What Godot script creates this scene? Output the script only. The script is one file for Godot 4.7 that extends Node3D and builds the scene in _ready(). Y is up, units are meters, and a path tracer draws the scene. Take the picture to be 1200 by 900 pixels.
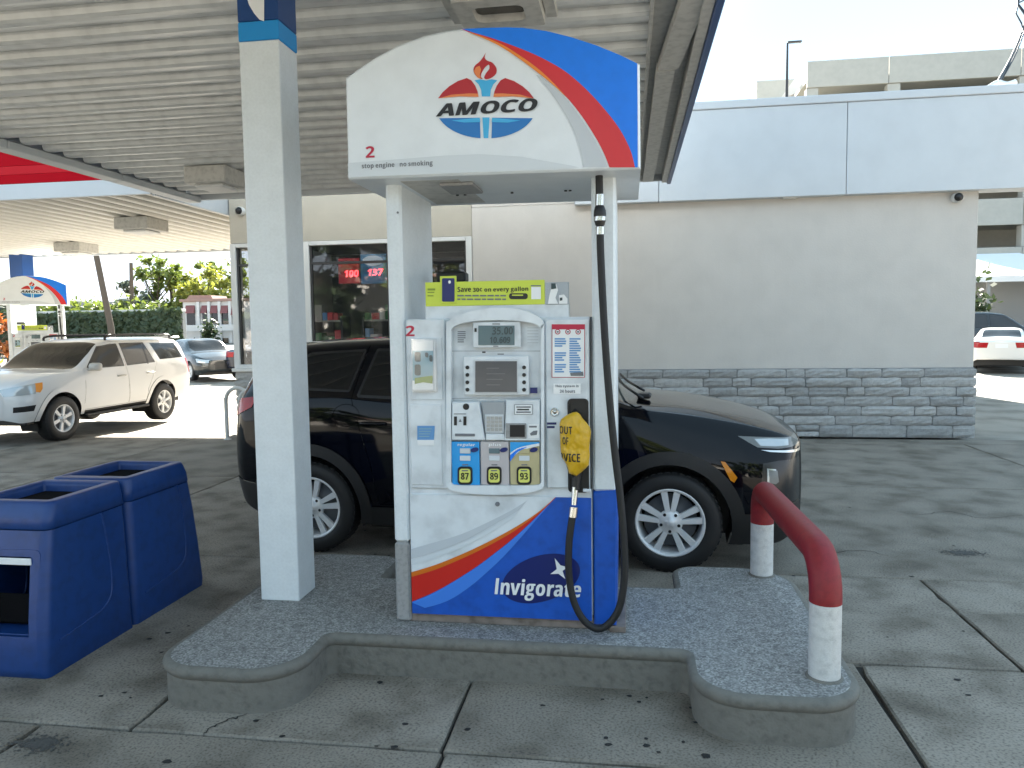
extends Node3D
# A petrol station forecourt: one pump on its island, canopies, cars, the shop behind.
# Axes: x runs along the pump face, -z away from the camera, y up, metres.
const FOC := 900.0
const EYE := Vector3(0, 1.74, 0)
var CB := Basis()
var T := {}
var M := {}
var taken := {}
var rng := RandomNumberGenerator.new()

func _ready():
	rng.seed = 7
	camera_and_light()
	make_textures()
	make_materials()
	build_ground()
	build_shop()
	build_canopies()
	build_background()
	build_island()
	build_pump()
	build_forecourt_things()
	build_vehicles()

func camera_and_light():
	var cam := Camera3D.new()
	cam.name = "camera"
	cam.fov = rad_to_deg(2.0 * atan(450.0 / FOC))
	cam.near = 0.05
	cam.far = 2000.0
	cam.position = EYE
	cam.rotation_degrees = Vector3(-4.36, 8.7, -0.83)
	CB = Basis.from_euler(cam.rotation)
	add_child(cam)
	var env := Environment.new()
	env.background_mode = Environment.BG_SKY
	var sm := ProceduralSkyMaterial.new()
	sm.sky_top_color = lin(0.100, 0.150, 0.195)
	sm.sky_horizon_color = lin(0.28, 0.300, 0.325)
	sm.sky_curve = 0.12
	sm.ground_bottom_color = lin(0.06, 0.058, 0.055)
	sm.ground_horizon_color = lin(0.15, 0.15, 0.15)
	sm.sun_angle_max = 40.0
	sm.sky_energy_multiplier = 1.0
	# thin high cloud
	var cn := FastNoiseLite.new()
	cn.seed = 31
	cn.frequency = 0.006
	cn.fractal_octaves = 5
	var ct := NoiseTexture2D.new()
	ct.width = 1024
	ct.height = 512
	ct.seamless = true
	ct.noise = cn
	var cg := Gradient.new()
	cg.offsets = PackedFloat32Array([0.0, 0.5, 0.75, 1.0])
	cg.colors = PackedColorArray([Color(1, 1, 1, 0), Color(1, 1, 1, 0.02), Color(1, 1, 1, 0.22), Color(1, 1, 1, 0.4)])
	ct.color_ramp = cg
	sm.sky_cover = ct
	sm.sky_cover_modulate = Color(0.32, 0.33, 0.34, 1.0)
	var sk := Sky.new()
	sk.sky_material = sm
	env.sky = sk
	env.background_energy_multiplier = 1.0
	env.tonemap_mode = Environment.TONE_MAPPER_LINEAR
	env.tonemap_exposure = 7.7
	env.sdfgi_enabled = true
	env.ssao_enabled = true
	env.ssil_enabled = true
	var we := WorldEnvironment.new()
	we.name = "world"
	we.environment = env
	add_child(we)
	var sun := DirectionalLight3D.new()
	sun.name = "sun"
	sun.light_color = Color(1.0, 0.97, 0.92)
	sun.light_energy = 1.6
	sun.light_angular_distance = 0.5
	sun.shadow_enabled = true
	# low, behind the shop and a little to its left: shadows come towards the camera
	sun.rotation_degrees = Vector3(-30.0, 180.0 + 9.0, 0)
	add_child(sun)

# ---------- pixels of the photograph (1200 x 900) to directions ----------
func ray(x: float, y: float) -> Vector3:
	return CB * Vector3((x - 600.0) / FOC, -(y - 450.0) / FOC, -1.0)
func pz(x: float, y: float, z: float) -> Vector3:
	var d := ray(x, y)
	return EYE + d * (z / d.z)
func py(x: float, y: float, h: float) -> Vector3:
	var d := ray(x, y)
	return EYE + d * ((h - EYE.y) / d.y)

# ---------- nodes ----------
func numbered(n: String) -> String:
	taken[n] = taken.get(n, 0) + 1
	return n if taken[n] == 1 else "%s_%03d" % [n, taken[n] - 1]
func tag(o: Node, label: String, category: String, group := ""):
	o.set_meta("label", label)
	o.set_meta("category", category)
	if group != "":
		o.set_meta("group", group)
	return o
func thing(called: String, label: String, category: String, at := Vector3.ZERO, turn := 0.0, group := "") -> Node3D:
	var o := Node3D.new()
	o.name = numbered(called)
	add_child(o)
	o.position = at
	o.rotation.y = turn
	tag(o, label, category, group)
	return o
func where(n: Node) -> Transform3D:
	var t := Transform3D()
	while n != null and n != self:
		t = n.transform * t
		n = n.get_parent()
	return t
# a mesh written in world coordinates (or, local, in its parent's)
func put(called: String, mesh: Mesh, m: Material, parent: Node = null, local := false) -> MeshInstance3D:
	var o := MeshInstance3D.new()
	o.mesh = mesh
	o.material_override = m
	if parent == null or parent == self:
		o.name = numbered(called)
		add_child(o)
	else:
		o.name = called
		if not local:
			o.transform = where(parent).affine_inverse()
		parent.add_child(o, true)
	return o
func obj(called: String, s: SurfaceTool, m: Material, parent: Node = null, local := false) -> MeshInstance3D:
	s.generate_normals()
	return put(called, s.commit(), m, parent, local)
func setting(called: String, s: SurfaceTool, m: Material) -> MeshInstance3D:
	var o := obj(called, s, m)
	o.set_meta("kind", "structure")
	return o
func node_setting(called: String) -> Node3D:
	var o := Node3D.new()
	o.name = numbered(called)
	add_child(o)
	o.set_meta("kind", "structure")
	return o

# ---------- shapes ----------
func S(smooth := false) -> SurfaceTool:
	var s := SurfaceTool.new()
	s.begin(Mesh.PRIMITIVE_TRIANGLES)
	s.set_smooth_group(0 if smooth else -1)
	return s
func tri(s: SurfaceTool, a: Vector3, b: Vector3, c: Vector3, out: Vector3):
	if (a - c).cross(a - b).dot(out) < 0.0:
		var t := b
		b = c
		c = t
	s.add_vertex(a)
	s.add_vertex(b)
	s.add_vertex(c)
func quad(s: SurfaceTool, a: Vector3, b: Vector3, c: Vector3, d: Vector3, out: Vector3):
	tri(s, a, b, c, out)
	tri(s, a, c, d, out)
# box with chamfered edges
func rbox(s: SurfaceTool, c: Vector3, size: Vector3, b := 0.004, xf := Transform3D()):
	var h := size * 0.5
	b = minf(b, minf(h.x, minf(h.y, h.z)) * 0.9)
	var v := func(sg: Vector3, axis: int) -> Vector3:
		var p := sg * h
		for k in 3:
			if k != axis:
				p[k] -= sg[k] * b
		return xf * (c + p)
	for axis in 3:
		var e := (axis + 1) % 3
		var f := (axis + 2) % 3
		for sa in [-1.0, 1.0]:
			var sg := Vector3.ZERO
			sg[axis] = sa
			var q := []
			for ef in [[-1, -1], [1, -1], [1, 1], [-1, 1]]:
				var g := sg
				g[e] = ef[0]
				g[f] = ef[1]
				q.append(v.call(g, axis))
			quad(s, q[0], q[1], q[2], q[3], xf.basis * sg)
			# edge along axis e between faces axis(sa) and f(sb)
			for sb in [-1.0, 1.0]:
				var g0 := Vector3.ZERO
				g0[axis] = sa
				g0[f] = sb
				var g1 := g0
				g0[e] = -1.0
				g1[e] = 1.0
				quad(s, v.call(g0, axis), v.call(g1, axis), v.call(g1, f), v.call(g0, f), xf.basis * (g0 + g1))
	for x in [-1.0, 1.0]:
		for y in [-1.0, 1.0]:
			for z in [-1.0, 1.0]:
				var g := Vector3(x, y, z)
				tri(s, v.call(g, 0), v.call(g, 1), v.call(g, 2), xf.basis * g)
# box from corner to corner
func cbox(s: SurfaceTool, a: Vector3, b: Vector3, bev := 0.004):
	rbox(s, (a + b) * 0.5, (b - a).abs(), bev)
# box whose front face is given by two pixels at depth z and that goes back to z - deep
func pbox(s: SurfaceTool, x0: float, y0: float, x1: float, y1: float, z: float, deep: float, bev := 0.002):
	var a := pz(x0, y0, z)
	var b := pz(x1, y1, z)
	cbox(s, Vector3(a.x, b.y, z), Vector3(b.x, a.y, z - deep), bev)
func flat(s: SurfaceTool, poly: PackedVector2Array, z: float):
	var ix := Geometry2D.triangulate_polygon(poly)
	for k in range(0, ix.size(), 3):
		var p := []
		for j in 3:
			p.append(Vector3(poly[ix[k + j]].x, poly[ix[k + j]].y, z))
		tri(s, p[0], p[1], p[2], Vector3(0, 0, 1))
func px_poly(pts: Array, z: float) -> PackedVector2Array:
	var out := PackedVector2Array()
	for p in pts:
		var w := pz(p[0], p[1], z)
		out.append(Vector2(w.x, w.y))
	return out
# slab with an outline in x, y, between z0 (front) and z1, front edges chamfered
func prism(s: SurfaceTool, poly: PackedVector2Array, z0: float, z1: float, bev := 0.0, xf := Transform3D()):
	if Geometry2D.is_polygon_clockwise(poly):
		poly.reverse()
	var n := poly.size()
	var inner := PackedVector2Array()
	for i in n:
		var d0 := (poly[i] - poly[(i + n - 1) % n]).normalized()
		var d1 := (poly[(i + 1) % n] - poly[i]).normalized()
		var nn := Vector2(-d0.y - d1.y, d0.x + d1.x).normalized()
		inner.append(poly[i] + nn * bev)
	var front := 1.0 if z0 > z1 else -1.0
	var rings := [[poly, z1], [poly, z0 - front * bev], [inner, z0]] if bev > 0.0 else [[poly, z1], [poly, z0]]
	for r in rings.size() - 1:
		for i in n:
			var j := (i + 1) % n
			var d: Vector2 = poly[j] - poly[i]
			var a: Vector2 = rings[r][0][i]
			var b: Vector2 = rings[r][0][j]
			var c: Vector2 = rings[r + 1][0][j]
			var e: Vector2 = rings[r + 1][0][i]
			var za: float = rings[r][1]
			var zb: float = rings[r + 1][1]
			quad(s, xf * Vector3(a.x, a.y, za), xf * Vector3(b.x, b.y, za), xf * Vector3(c.x, c.y, zb), xf * Vector3(e.x, e.y, zb), xf.basis * Vector3(d.y, -d.x, 0))
	for cap in [[rings[-1][0], z0, front], [poly, z1, -front]]:
		var ix := Geometry2D.triangulate_polygon(cap[0])
		for k in range(0, ix.size(), 3):
			var p := []
			for j in 3:
				p.append(xf * Vector3(cap[0][ix[k + j]].x, cap[0][ix[k + j]].y, cap[1]))
			tri(s, p[0], p[1], p[2], xf.basis * Vector3(0, 0, cap[2]))
# frame between two outlines of equally many points
func ring(s: SurfaceTool, outer: PackedVector2Array, inner: PackedVector2Array, z0: float, z1: float):
	var n := outer.size()
	for i in n:
		var j := (i + 1) % n
		var o := outer[i]
		var p := outer[j]
		var q := inner[j]
		var r := inner[i]
		quad(s, Vector3(o.x, o.y, z0), Vector3(p.x, p.y, z0), Vector3(q.x, q.y, z0), Vector3(r.x, r.y, z0), Vector3(0, 0, 1))
		var mid := (o + p) * 0.5 - (q + r) * 0.5
		quad(s, Vector3(o.x, o.y, z0), Vector3(p.x, p.y, z0), Vector3(p.x, p.y, z1), Vector3(o.x, o.y, z1), Vector3(mid.x, mid.y, 0))
		quad(s, Vector3(r.x, r.y, z0), Vector3(q.x, q.y, z0), Vector3(q.x, q.y, z1), Vector3(r.x, r.y, z1), Vector3(-mid.x, -mid.y, 0))
func tube(s: SurfaceTool, pts: Array, r, seg := 12, caps := true):
	var n := pts.size()
	var up := Vector3.UP
	var rings := []
	for i in n:
		var d: Vector3 = ((pts[mini(i + 1, n - 1)] as Vector3) - (pts[maxi(i - 1, 0)] as Vector3)).normalized()
		if i == 0 and absf(d.dot(up)) > 0.9:
			up = Vector3.RIGHT
		var sx := up.cross(d).normalized()
		up = d.cross(sx).normalized()
		var rad: float = r[i] if r is Array else r
		var g := []
		for k in seg:
			var a := TAU * k / seg
			g.append((pts[i] as Vector3) + (sx * cos(a) + up * sin(a)) * rad)
		rings.append(g)
	for i in n - 1:
		for k in seg:
			var l := (k + 1) % seg
			var mid: Vector3 = (rings[i][k] + rings[i][l]) * 0.5 - pts[i]
			quad(s, rings[i][k], rings[i][l], rings[i + 1][l], rings[i + 1][k], mid)
	if caps:
		s.set_smooth_group(-1)
		for e in [[0, 1], [n - 1, n - 2]]:
			var out: Vector3 = pts[e[0]] - pts[e[1]]
			for k in seg:
				tri(s, pts[e[0]], rings[e[0]][k], rings[e[0]][(k + 1) % seg], out)
		s.set_smooth_group(0)
# profile of (radius, height) turned round y, then placed
func lathe(s: SurfaceTool, prof: Array, seg: int, xf := Transform3D()):
	for i in prof.size() - 1:
		for k in seg:
			var a := TAU * k / seg
			var b := TAU * (k + 1) / seg
			var p: Vector2 = prof[i]
			var q: Vector2 = prof[i + 1]
			var dv := q - p
			var m := (a + b) * 0.5
			var out := Vector3(cos(m) * dv.y, -dv.x, sin(m) * dv.y)
			var w := [Vector3(cos(a) * p.x, p.y, sin(a) * p.x), Vector3(cos(b) * p.x, p.y, sin(b) * p.x), Vector3(cos(b) * q.x, q.y, sin(b) * q.x), Vector3(cos(a) * q.x, q.y, sin(a) * q.x)]
			for j in 4:
				w[j] = xf * w[j]
			if p.x > 1e-6:
				tri(s, w[0], w[1], w[2], xf.basis * out)
			if q.x > 1e-6:
				tri(s, w[0], w[2], w[3], xf.basis * out)
func disc(s: SurfaceTool, c: Vector3, r: float, deep: float, seg := 20):
	lathe(s, [Vector2(r, -deep), Vector2(r, -0.15 * r), Vector2(r * 0.86, 0), Vector2(0, 0)], seg, Transform3D(Basis(Vector3.RIGHT, PI / 2), c))
func cr(pts: Array, n := 6) -> Array:   # smooth curve through points (2 or 3 numbers, or vectors)
	var out := []
	var m := pts.size()
	for i in m - 1:
		for k in n:
			out.append(_cr(pts, i, float(k) / n, m))
	out.append(pts[m - 1])
	return out
func _cr(p: Array, i: int, t: float, m: int):
	var a = p[maxi(i - 1, 0)]
	var b = p[i]
	var c = p[i + 1]
	var d = p[mini(i + 2, m - 1)]
	if b is Array:
		var r := []
		for k in b.size():
			r.append(cubic_interpolate(b[k], c[k], a[k], d[k], t))
		return r
	return b.cubic_interpolate(c, a, d, t)
func rounded(pts: Array, radii: Array, seg := 7) -> PackedVector2Array:
	var out := PackedVector2Array()
	var n := pts.size()
	for i in n:
		var p: Vector2 = pts[i]
		var a: Vector2 = (pts[(i + n - 1) % n] - p).normalized()
		var b: Vector2 = (pts[(i + 1) % n] - p).normalized()
		var r: float = radii[i]
		if r <= 0.0:
			out.append(p)
			continue
		var half := a.angle_to(b) * 0.5
		var d := r / absf(tan(half))
		var c := p + (a + b).normalized() * (r / absf(sin(half)))
		var v0 := p + a * d - c
		var ang := v0.angle_to(p + b * d - c)
		for k in seg + 1:
			out.append(c + v0.rotated(ang * k / seg))
	return out
func rrect(x0: float, y0: float, x1: float, y1: float, r: float, seg := 5) -> PackedVector2Array:
	return rounded([Vector2(x0, y0), Vector2(x1, y0), Vector2(x1, y1), Vector2(x0, y1)], [r, r, r, r], seg)
func ellipse(cx: float, cy: float, rx: float, ry: float, tilt := 0.0, n := 40) -> Array:
	var out := []
	for k in n:
		var v := Vector2(cos(TAU * k / n) * rx, sin(TAU * k / n) * ry).rotated(tilt)
		out.append([cx + v.x, cy + v.y])
	return out
# a flat print: an outline in pixels, laid as a thin sheet just in front of depth z
func print_sheet(called: String, pts: Array, z: float, m: Material, parent: Node, keep := Rect2()):
	var s := S()
	var poly := px_poly(pts, z)
	if keep.has_area():
		var kr := PackedVector2Array([keep.position, Vector2(keep.end.x, keep.position.y), keep.end, Vector2(keep.position.x, keep.end.y)])
		for q in Geometry2D.intersect_polygons(poly, kr):
			flat(s, q, z)
	else:
		flat(s, poly, z)
	return obj(called, s, m, parent)
func rect(x0, y0, x1, y1) -> Array:
	return [[x0, y0], [x1, y0], [x1, y1], [x0, y1]]
var fonts := {}
func letters(called: String, words: String, x0: float, y0: float, x1: float, y1: float, z: float, m: Material, parent: Node, o := {}):
	var a := pz(x0, y1, z)
	var b := pz(x1, y0, z)
	return words_at(called, words, Vector2(a.x, a.y), Vector2(b.x, b.y), z, m, parent, o)
func word_arrays(words: String, lo: Vector2, hi: Vector2, o := {}) -> PackedVector3Array:
	var key: String = o.get("font", "Droid Sans") + str(o.get("weight", 700))
	if not fonts.has(key):
		var f := SystemFont.new()
		f.font_names = PackedStringArray([o.get("font", "Droid Sans")])
		f.font_weight = o.get("weight", 700)
		fonts[key] = f
	var tm := TextMesh.new()
	tm.font = fonts[key]
	tm.text = words
	tm.font_size = 48
	tm.depth = 0.0
	tm.pixel_size = 0.01
	tm.curve_step = 1.0
	var arr := tm.get_mesh_arrays()
	var v: PackedVector3Array = arr[Mesh.ARRAY_VERTEX]
	var ix: PackedInt32Array = arr[Mesh.ARRAY_INDEX]
	var shear: float = o.get("shear", 0.0)
	var bb := AABB(Vector3(v[0].x + v[0].y * shear, v[0].y, 0), Vector3.ZERO)
	for p in v:
		bb = bb.expand(Vector3(p.x + p.y * shear, p.y, 0))
	var out := PackedVector3Array()
	for i in ix:
		var p := v[i]
		out.append(Vector3(lo.x + (p.x + p.y * shear - bb.position.x) / bb.size.x * (hi.x - lo.x), lo.y + (p.y - bb.position.y) / bb.size.y * (hi.y - lo.y), 0))
	return out
func words_at(called: String, words: String, lo: Vector2, hi: Vector2, z: float, m: Material, parent: Node, o := {}):
	var s := S()
	var v := word_arrays(words, lo, hi, o)
	for k in range(0, v.size(), 3):
		tri(s, v[k] + Vector3(0, 0, z), v[k + 1] + Vector3(0, 0, z), v[k + 2] + Vector3(0, 0, z), Vector3(0, 0, 1))
	return obj(called, s, m, parent)

# ---------- textures and materials ----------
func noise_tex(called: String, kind: int, freq: float, octaves: int, ramp: Array, size := 512, seed_ := 1, normal := 0.0):
	var n := FastNoiseLite.new()
	n.noise_type = kind
	n.frequency = freq
	n.fractal_octaves = octaves
	n.seed = seed_
	if kind == FastNoiseLite.TYPE_CELLULAR:
		n.cellular_return_type = FastNoiseLite.RETURN_CELL_VALUE
	var t := NoiseTexture2D.new()
	t.width = size
	t.height = size
	t.seamless = true
	t.noise = n
	if normal > 0.0:
		t.as_normal_map = true
		t.bump_strength = normal
	if ramp.size() > 0:
		var g := Gradient.new()
		var off := PackedFloat32Array()
		var col := PackedColorArray()
		for r in ramp:
			off.append(r[0])
			col.append(r[1] if r[1] is Color else Color(r[1], r[1], r[1]))
		g.offsets = off
		g.colors = col
		t.color_ramp = g
	T[called] = t
func make_textures():
	var P := FastNoiseLite.TYPE_SIMPLEX_SMOOTH
	noise_tex("stain", P, 0.006, 8, [[0.0, Color(0.64, 0.625, 0.60)], [0.28, Color(0.80, 0.79, 0.77)], [0.46, Color(0.90, 0.895, 0.885)], [0.66, Color(0.97, 0.965, 0.955)], [1.0, Color(1, 1, 1)]], 1024, 3)
	noise_tex("stain2", P, 0.02, 8, [[0.0, 0.80], [0.28, 0.91], [0.45, 0.955], [0.62, 0.98], [1.0, 1.0]], 1024, 11)
	noise_tex("grain", P, 0.10, 5, [[0.0, 0.42], [0.2, 0.72], [0.36, 0.88], [0.55, 0.96], [1.0, 1.0]], 1024, 5)
	noise_tex("soft", P, 0.012, 5, [[0.0, 0.965], [0.5, 0.985], [1.0, 1.0]], 512, 8)
	noise_tex("streak", P, 0.02, 5, [[0.0, 0.86], [0.42, 0.955], [0.6, 0.985], [1.0, 1.0]], 512, 9)
	noise_tex("chips", FastNoiseLite.TYPE_CELLULAR, 0.2, 1, [[0.0, 0.62], [0.25, 0.74], [0.5, 0.83], [0.75, 0.91], [0.9, 1.0], [1.0, 1.0]], 512, 4)
	noise_tex("bump", P, 0.09, 4, [], 512, 21)
	noise_tex("bump_fine", P, 0.2, 3, [], 512, 22)
	noise_tex("rough", P, 0.03, 4, [[0.0, 0.55], [1.0, 1.0]], 512, 23)
func lin(r: float, g: float, b: float) -> Color:
	return Color(r, g, b).linear_to_srgb()
func mat(called: String, c: Color, rough := 0.5, o := {}) -> StandardMaterial3D:
	var m := StandardMaterial3D.new()
	m.resource_name = called
	m.albedo_color = c
	m.roughness = rough
	m.metallic = o.get("metal", 0.0)
	m.metallic_specular = o.get("spec", 0.5)
	if o.has("tex"):
		m.albedo_texture = T[o.tex]
		m.uv1_triplanar = true
		m.uv1_world_triplanar = o.get("world", true)
		var k: float = 1.0 / o.get("size", 1.0)
		m.uv1_scale = o.get("scale3", Vector3(k, k, k))
	if o.has("tex2"):
		m.detail_enabled = true
		m.detail_blend_mode = BaseMaterial3D.BLEND_MODE_MUL
		m.detail_albedo = T[o.tex2]
		m.detail_uv_layer = BaseMaterial3D.DETAIL_UV_2
		m.uv2_triplanar = true
		m.uv2_world_triplanar = o.get("world", true)
		var k2: float = 1.0 / o.get("size2", 0.3)
		m.uv2_scale = Vector3(k2, k2, k2)
	if o.has("bump"):
		m.heightmap_enabled = true
		m.heightmap_texture = T[o.bump]
		m.heightmap_scale = o.get("bump_cm", 0.2)
	if o.has("rough_tex"):
		m.roughness_texture = T[o.rough_tex]
	if o.has("coat"):
		m.clearcoat_enabled = true
		m.clearcoat = o.coat
		m.clearcoat_roughness = 0.04
	if o.has("alpha"):
		m.transparency = BaseMaterial3D.TRANSPARENCY_ALPHA
		m.albedo_color.a = o.alpha
	if o.has("glow"):
		m.emission_enabled = true
		m.emission = c
		m.emission_energy_multiplier = o.glow
	if o.has("back"):
		m.backlight_enabled = true
		m.backlight = o.back
	M[called] = m
	return m

func make_materials():
	mat("concrete", lin(0.292, 0.258, 0.216), 0.9, {"tex": "stain", "size": 4.1, "tex2": "grain", "size2": 1.7, "bump": "bump", "bump_cm": 0.1})
	mat("concrete_worn", lin(0.285, 0.252, 0.212), 0.92, {"tex": "stain", "size": 5.3, "tex2": "grain", "size2": 2.1, "bump": "bump", "bump_cm": 0.1})
	mat("concrete_pale", lin(0.345, 0.308, 0.262), 0.9, {"tex": "stain", "size": 3.3, "tex2": "grain", "size2": 1.9, "bump": "bump", "bump_cm": 0.1})
	mat("asphalt", lin(0.36, 0.34, 0.30), 0.93, {"tex": "stain", "size": 9.0, "tex2": "grain", "size2": 0.6})
	mat("dirt", lin(0.035, 0.032, 0.028), 0.95)
	mat("gum", lin(0.018, 0.017, 0.016), 0.8)
	mat("oil", lin(0.09, 0.085, 0.077), 0.8, {"tex": "stain2", "size": 0.5, "tex2": "grain", "size2": 1.7})
	mat("kerb", lin(0.215, 0.205, 0.18), 0.85, {"tex": "stain2", "size": 1.3, "tex2": "grain", "size2": 0.3, "bump": "bump", "bump_cm": 0.25})
	mat("terrazzo", lin(0.43, 0.425, 0.41), 0.72, {"tex": "chips", "size": 0.8, "tex2": "stain2", "size2": 1.9, "bump": "bump_fine", "bump_cm": 0.15})
	mat("stucco", lin(0.745, 0.70, 0.645), 0.9, {"tex": "soft", "size": 3.2, "tex2": "grain", "size2": 0.25, "bump": "bump_fine", "bump_cm": 0.12})
	mat("stucco_cream", lin(0.60, 0.55, 0.46), 0.9, {"tex": "soft", "size": 2.7, "tex2": "grain", "size2": 0.25})
	mat("fascia_white", lin(0.60, 0.635, 0.665), 0.45, {"tex": "soft", "size": 4.0})
	mat("stone_a", lin(0.43, 0.43, 0.42), 0.88, {"tex": "streak", "size": 0.7, "bump": "bump", "bump_cm": 0.9})
	mat("stone_b", lin(0.37, 0.372, 0.365), 0.88, {"tex": "streak", "size": 0.6, "bump": "bump", "bump_cm": 0.9})
	mat("stone_c", lin(0.48, 0.478, 0.465), 0.88, {"tex": "streak", "size": 0.8, "bump": "bump", "bump_cm": 0.9})
	mat("mortar", lin(0.24, 0.242, 0.24), 0.95)
	mat("deck", lin(0.74, 0.755, 0.75), 0.3, {"tex": "streak", "size": 2.3})
	mat("deck_far", lin(0.74, 0.72, 0.67), 0.45, {"tex": "soft", "size": 2.3})
	mat("trim", lin(0.58, 0.57, 0.54), 0.5, {"tex": "streak", "size": 0.9})
	mat("canopy_blue", lin(0.010, 0.055, 0.20), 0.35)
	mat("band_blue", lin(0.012, 0.27, 0.66), 0.4)
	mat("canopy_red", lin(0.44, 0.003, 0.012), 0.7, {"spec": 0.2})
	mat("canopy_red_pale", lin(0.56, 0.02, 0.03), 0.7, {"spec": 0.2})
	mat("roof_dark", lin(0.12, 0.12, 0.12), 0.9)
	mat("white_metal", lin(0.76, 0.81, 0.84), 0.38, {"tex": "soft", "size": 0.9, "tex2": "soft", "size2": 0.13})
	mat("white_print", lin(0.80, 0.82, 0.83), 0.35)
	mat("frame_white", lin(0.72, 0.72, 0.70), 0.45)
	mat("frame_dark", lin(0.03, 0.03, 0.032), 0.4)
	mat("glass", lin(0.05, 0.055, 0.06), 0.02, {"alpha": 0.16})
	mat("tinted", lin(0.006, 0.007, 0.008), 0.04)
	mat("inside", lin(0.10, 0.095, 0.09), 0.8)
	mat("inside_pale", lin(0.40, 0.39, 0.36), 0.8)
	mat("shelf_green", lin(0.03, 0.16, 0.05), 0.6)
	mat("black", lin(0.012, 0.012, 0.013), 0.45)
	mat("rubber", lin(0.010, 0.010, 0.011), 0.6)
	mat("lens", lin(0.05, 0.05, 0.045), 0.08)
	mat("garage", lin(0.50, 0.49, 0.44), 0.9, {"tex": "soft", "size": 9.0, "tex2": "soft", "size2": 3.0})
	mat("bark", lin(0.09, 0.07, 0.05), 0.95)
	mat("pole_wood", lin(0.11, 0.085, 0.065), 0.9)
	mat("leaf", lin(0.10, 0.13, 0.03), 0.6, {"back": lin(0.10, 0.13, 0.02)})
	mat("leaf_dark", lin(0.035, 0.055, 0.022), 0.6, {"back": lin(0.02, 0.03, 0.01)})
	mat("leaf_yellow", lin(0.17, 0.19, 0.04), 0.6, {"back": lin(0.20, 0.21, 0.03)})
	mat("leaf_grey", lin(0.10, 0.12, 0.09), 0.6, {"back": lin(0.06, 0.07, 0.05)})
	mat("leaf_orange", lin(0.35, 0.12, 0.03), 0.6, {"back": lin(0.2, 0.06, 0.01)})
	mat("house_white", lin(0.66, 0.63, 0.60), 0.8)
	mat("awning", lin(0.22, 0.08, 0.08), 0.8)
	mat("roof_tile", lin(0.36, 0.22, 0.18), 0.8)
	mat("far_wall", lin(0.30, 0.30, 0.29), 0.9)
	mat("roof_white", lin(0.75, 0.75, 0.74), 0.5)
	mat("led_red", lin(0.9, 0.04, 0.05), 0.5, {"glow": 1.1})
	mat("led_case", lin(0.55, 0.02, 0.04), 0.4)
	mat("led_blue", lin(0.02, 0.20, 0.42), 0.4)
	mat("led_light", lin(0.55, 0.70, 0.80), 0.5)
	mat("pump_white", lin(0.75, 0.80, 0.84), 0.32, {"tex": "soft", "size": 0.8, "tex2": "streak", "size2": 1.7})
	mat("pump_grey", lin(0.60, 0.63, 0.66), 0.4, {"tex": "soft", "size": 0.4})
	mat("sign_white", lin(0.77, 0.82, 0.86), 0.3, {"tex": "soft", "size": 1.1})
	mat("sign_blue", lin(0.003, 0.20, 0.88), 0.4, {"tex": "soft", "size": 0.5})
	mat("sign_red", lin(0.62, 0.022, 0.028), 0.35)
	mat("sign_orange", lin(0.80, 0.24, 0.03), 0.35)
	mat("sign_silver", lin(0.52, 0.56, 0.60), 0.35)
	mat("sign_pale", lin(0.62, 0.67, 0.71), 0.35)
	mat("emblem_red", lin(0.45, 0.012, 0.018), 0.35)
	mat("emblem_orange", lin(0.75, 0.22, 0.06), 0.35)
	mat("emblem_blue", lin(0.012, 0.17, 0.50), 0.35)
	mat("emblem_cyan", lin(0.05, 0.42, 0.76), 0.35)
	mat("ink_black", lin(0.010, 0.010, 0.012), 0.4)
	mat("ink_grey", lin(0.16, 0.17, 0.19), 0.5)
	mat("ink_red", lin(0.48, 0.012, 0.05), 0.4)
	mat("ink_blue", lin(0.12, 0.30, 0.58), 0.5)
	mat("ink_navy", lin(0.012, 0.02, 0.12), 0.4)
	mat("panel_blue", lin(0.005, 0.095, 0.52), 0.4, {"tex": "soft", "size": 0.35, "tex2": "streak", "size2": 1.1})
	mat("panel_blue_light", lin(0.05, 0.21, 0.72), 0.3)
	mat("panel_navy", lin(0.006, 0.016, 0.13), 0.3)
	mat("panel_red", lin(0.56, 0.018, 0.012), 0.3)
	mat("panel_orange", lin(0.62, 0.15, 0.01), 0.3)
	mat("base_grey", lin(0.33, 0.33, 0.33), 0.5, {"tex": "streak", "size": 0.3})
	mat("base_tan", lin(0.25, 0.21, 0.19), 0.7, {"tex": "stain", "size": 0.7})
	mat("lcd", lin(0.13, 0.19, 0.21), 0.15)
	mat("lcd_ink", lin(0.045, 0.07, 0.08), 0.3)
	mat("screen", lin(0.085, 0.092, 0.105), 0.12, {"tex": "soft", "size": 0.5})
	mat("screen_ink", lin(0.15, 0.16, 0.175), 0.2)
	mat("recess", lin(0.34, 0.36, 0.38), 0.5)
	mat("key_metal", lin(0.42, 0.43, 0.43), 0.35, {"metal": 0.5})
	mat("grade_blue", lin(0.02, 0.33, 0.76), 0.35)
	mat("grade_plus", lin(0.50, 0.47, 0.48), 0.35)
	mat("grade_gold", lin(0.50, 0.44, 0.25), 0.35)
	mat("button_yellow", lin(0.68, 0.70, 0.16), 0.35)
	mat("advert_lime", lin(0.58, 0.68, 0.07), 0.4)
	mat("advert_photo", lin(0.42, 0.46, 0.50), 0.4, {"tex": "stain2", "size": 0.12})
	mat("bag_yellow", lin(0.62, 0.37, 0.012), 0.32, {"tex": "soft", "size": 0.12})
	mat("chrome", lin(0.62, 0.62, 0.60), 0.22, {"metal": 1.0})
	mat("rail_red", lin(0.29, 0.010, 0.016), 0.55, {"tex": "streak", "size": 0.35, "tex2": "grain", "size2": 0.22})
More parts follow.
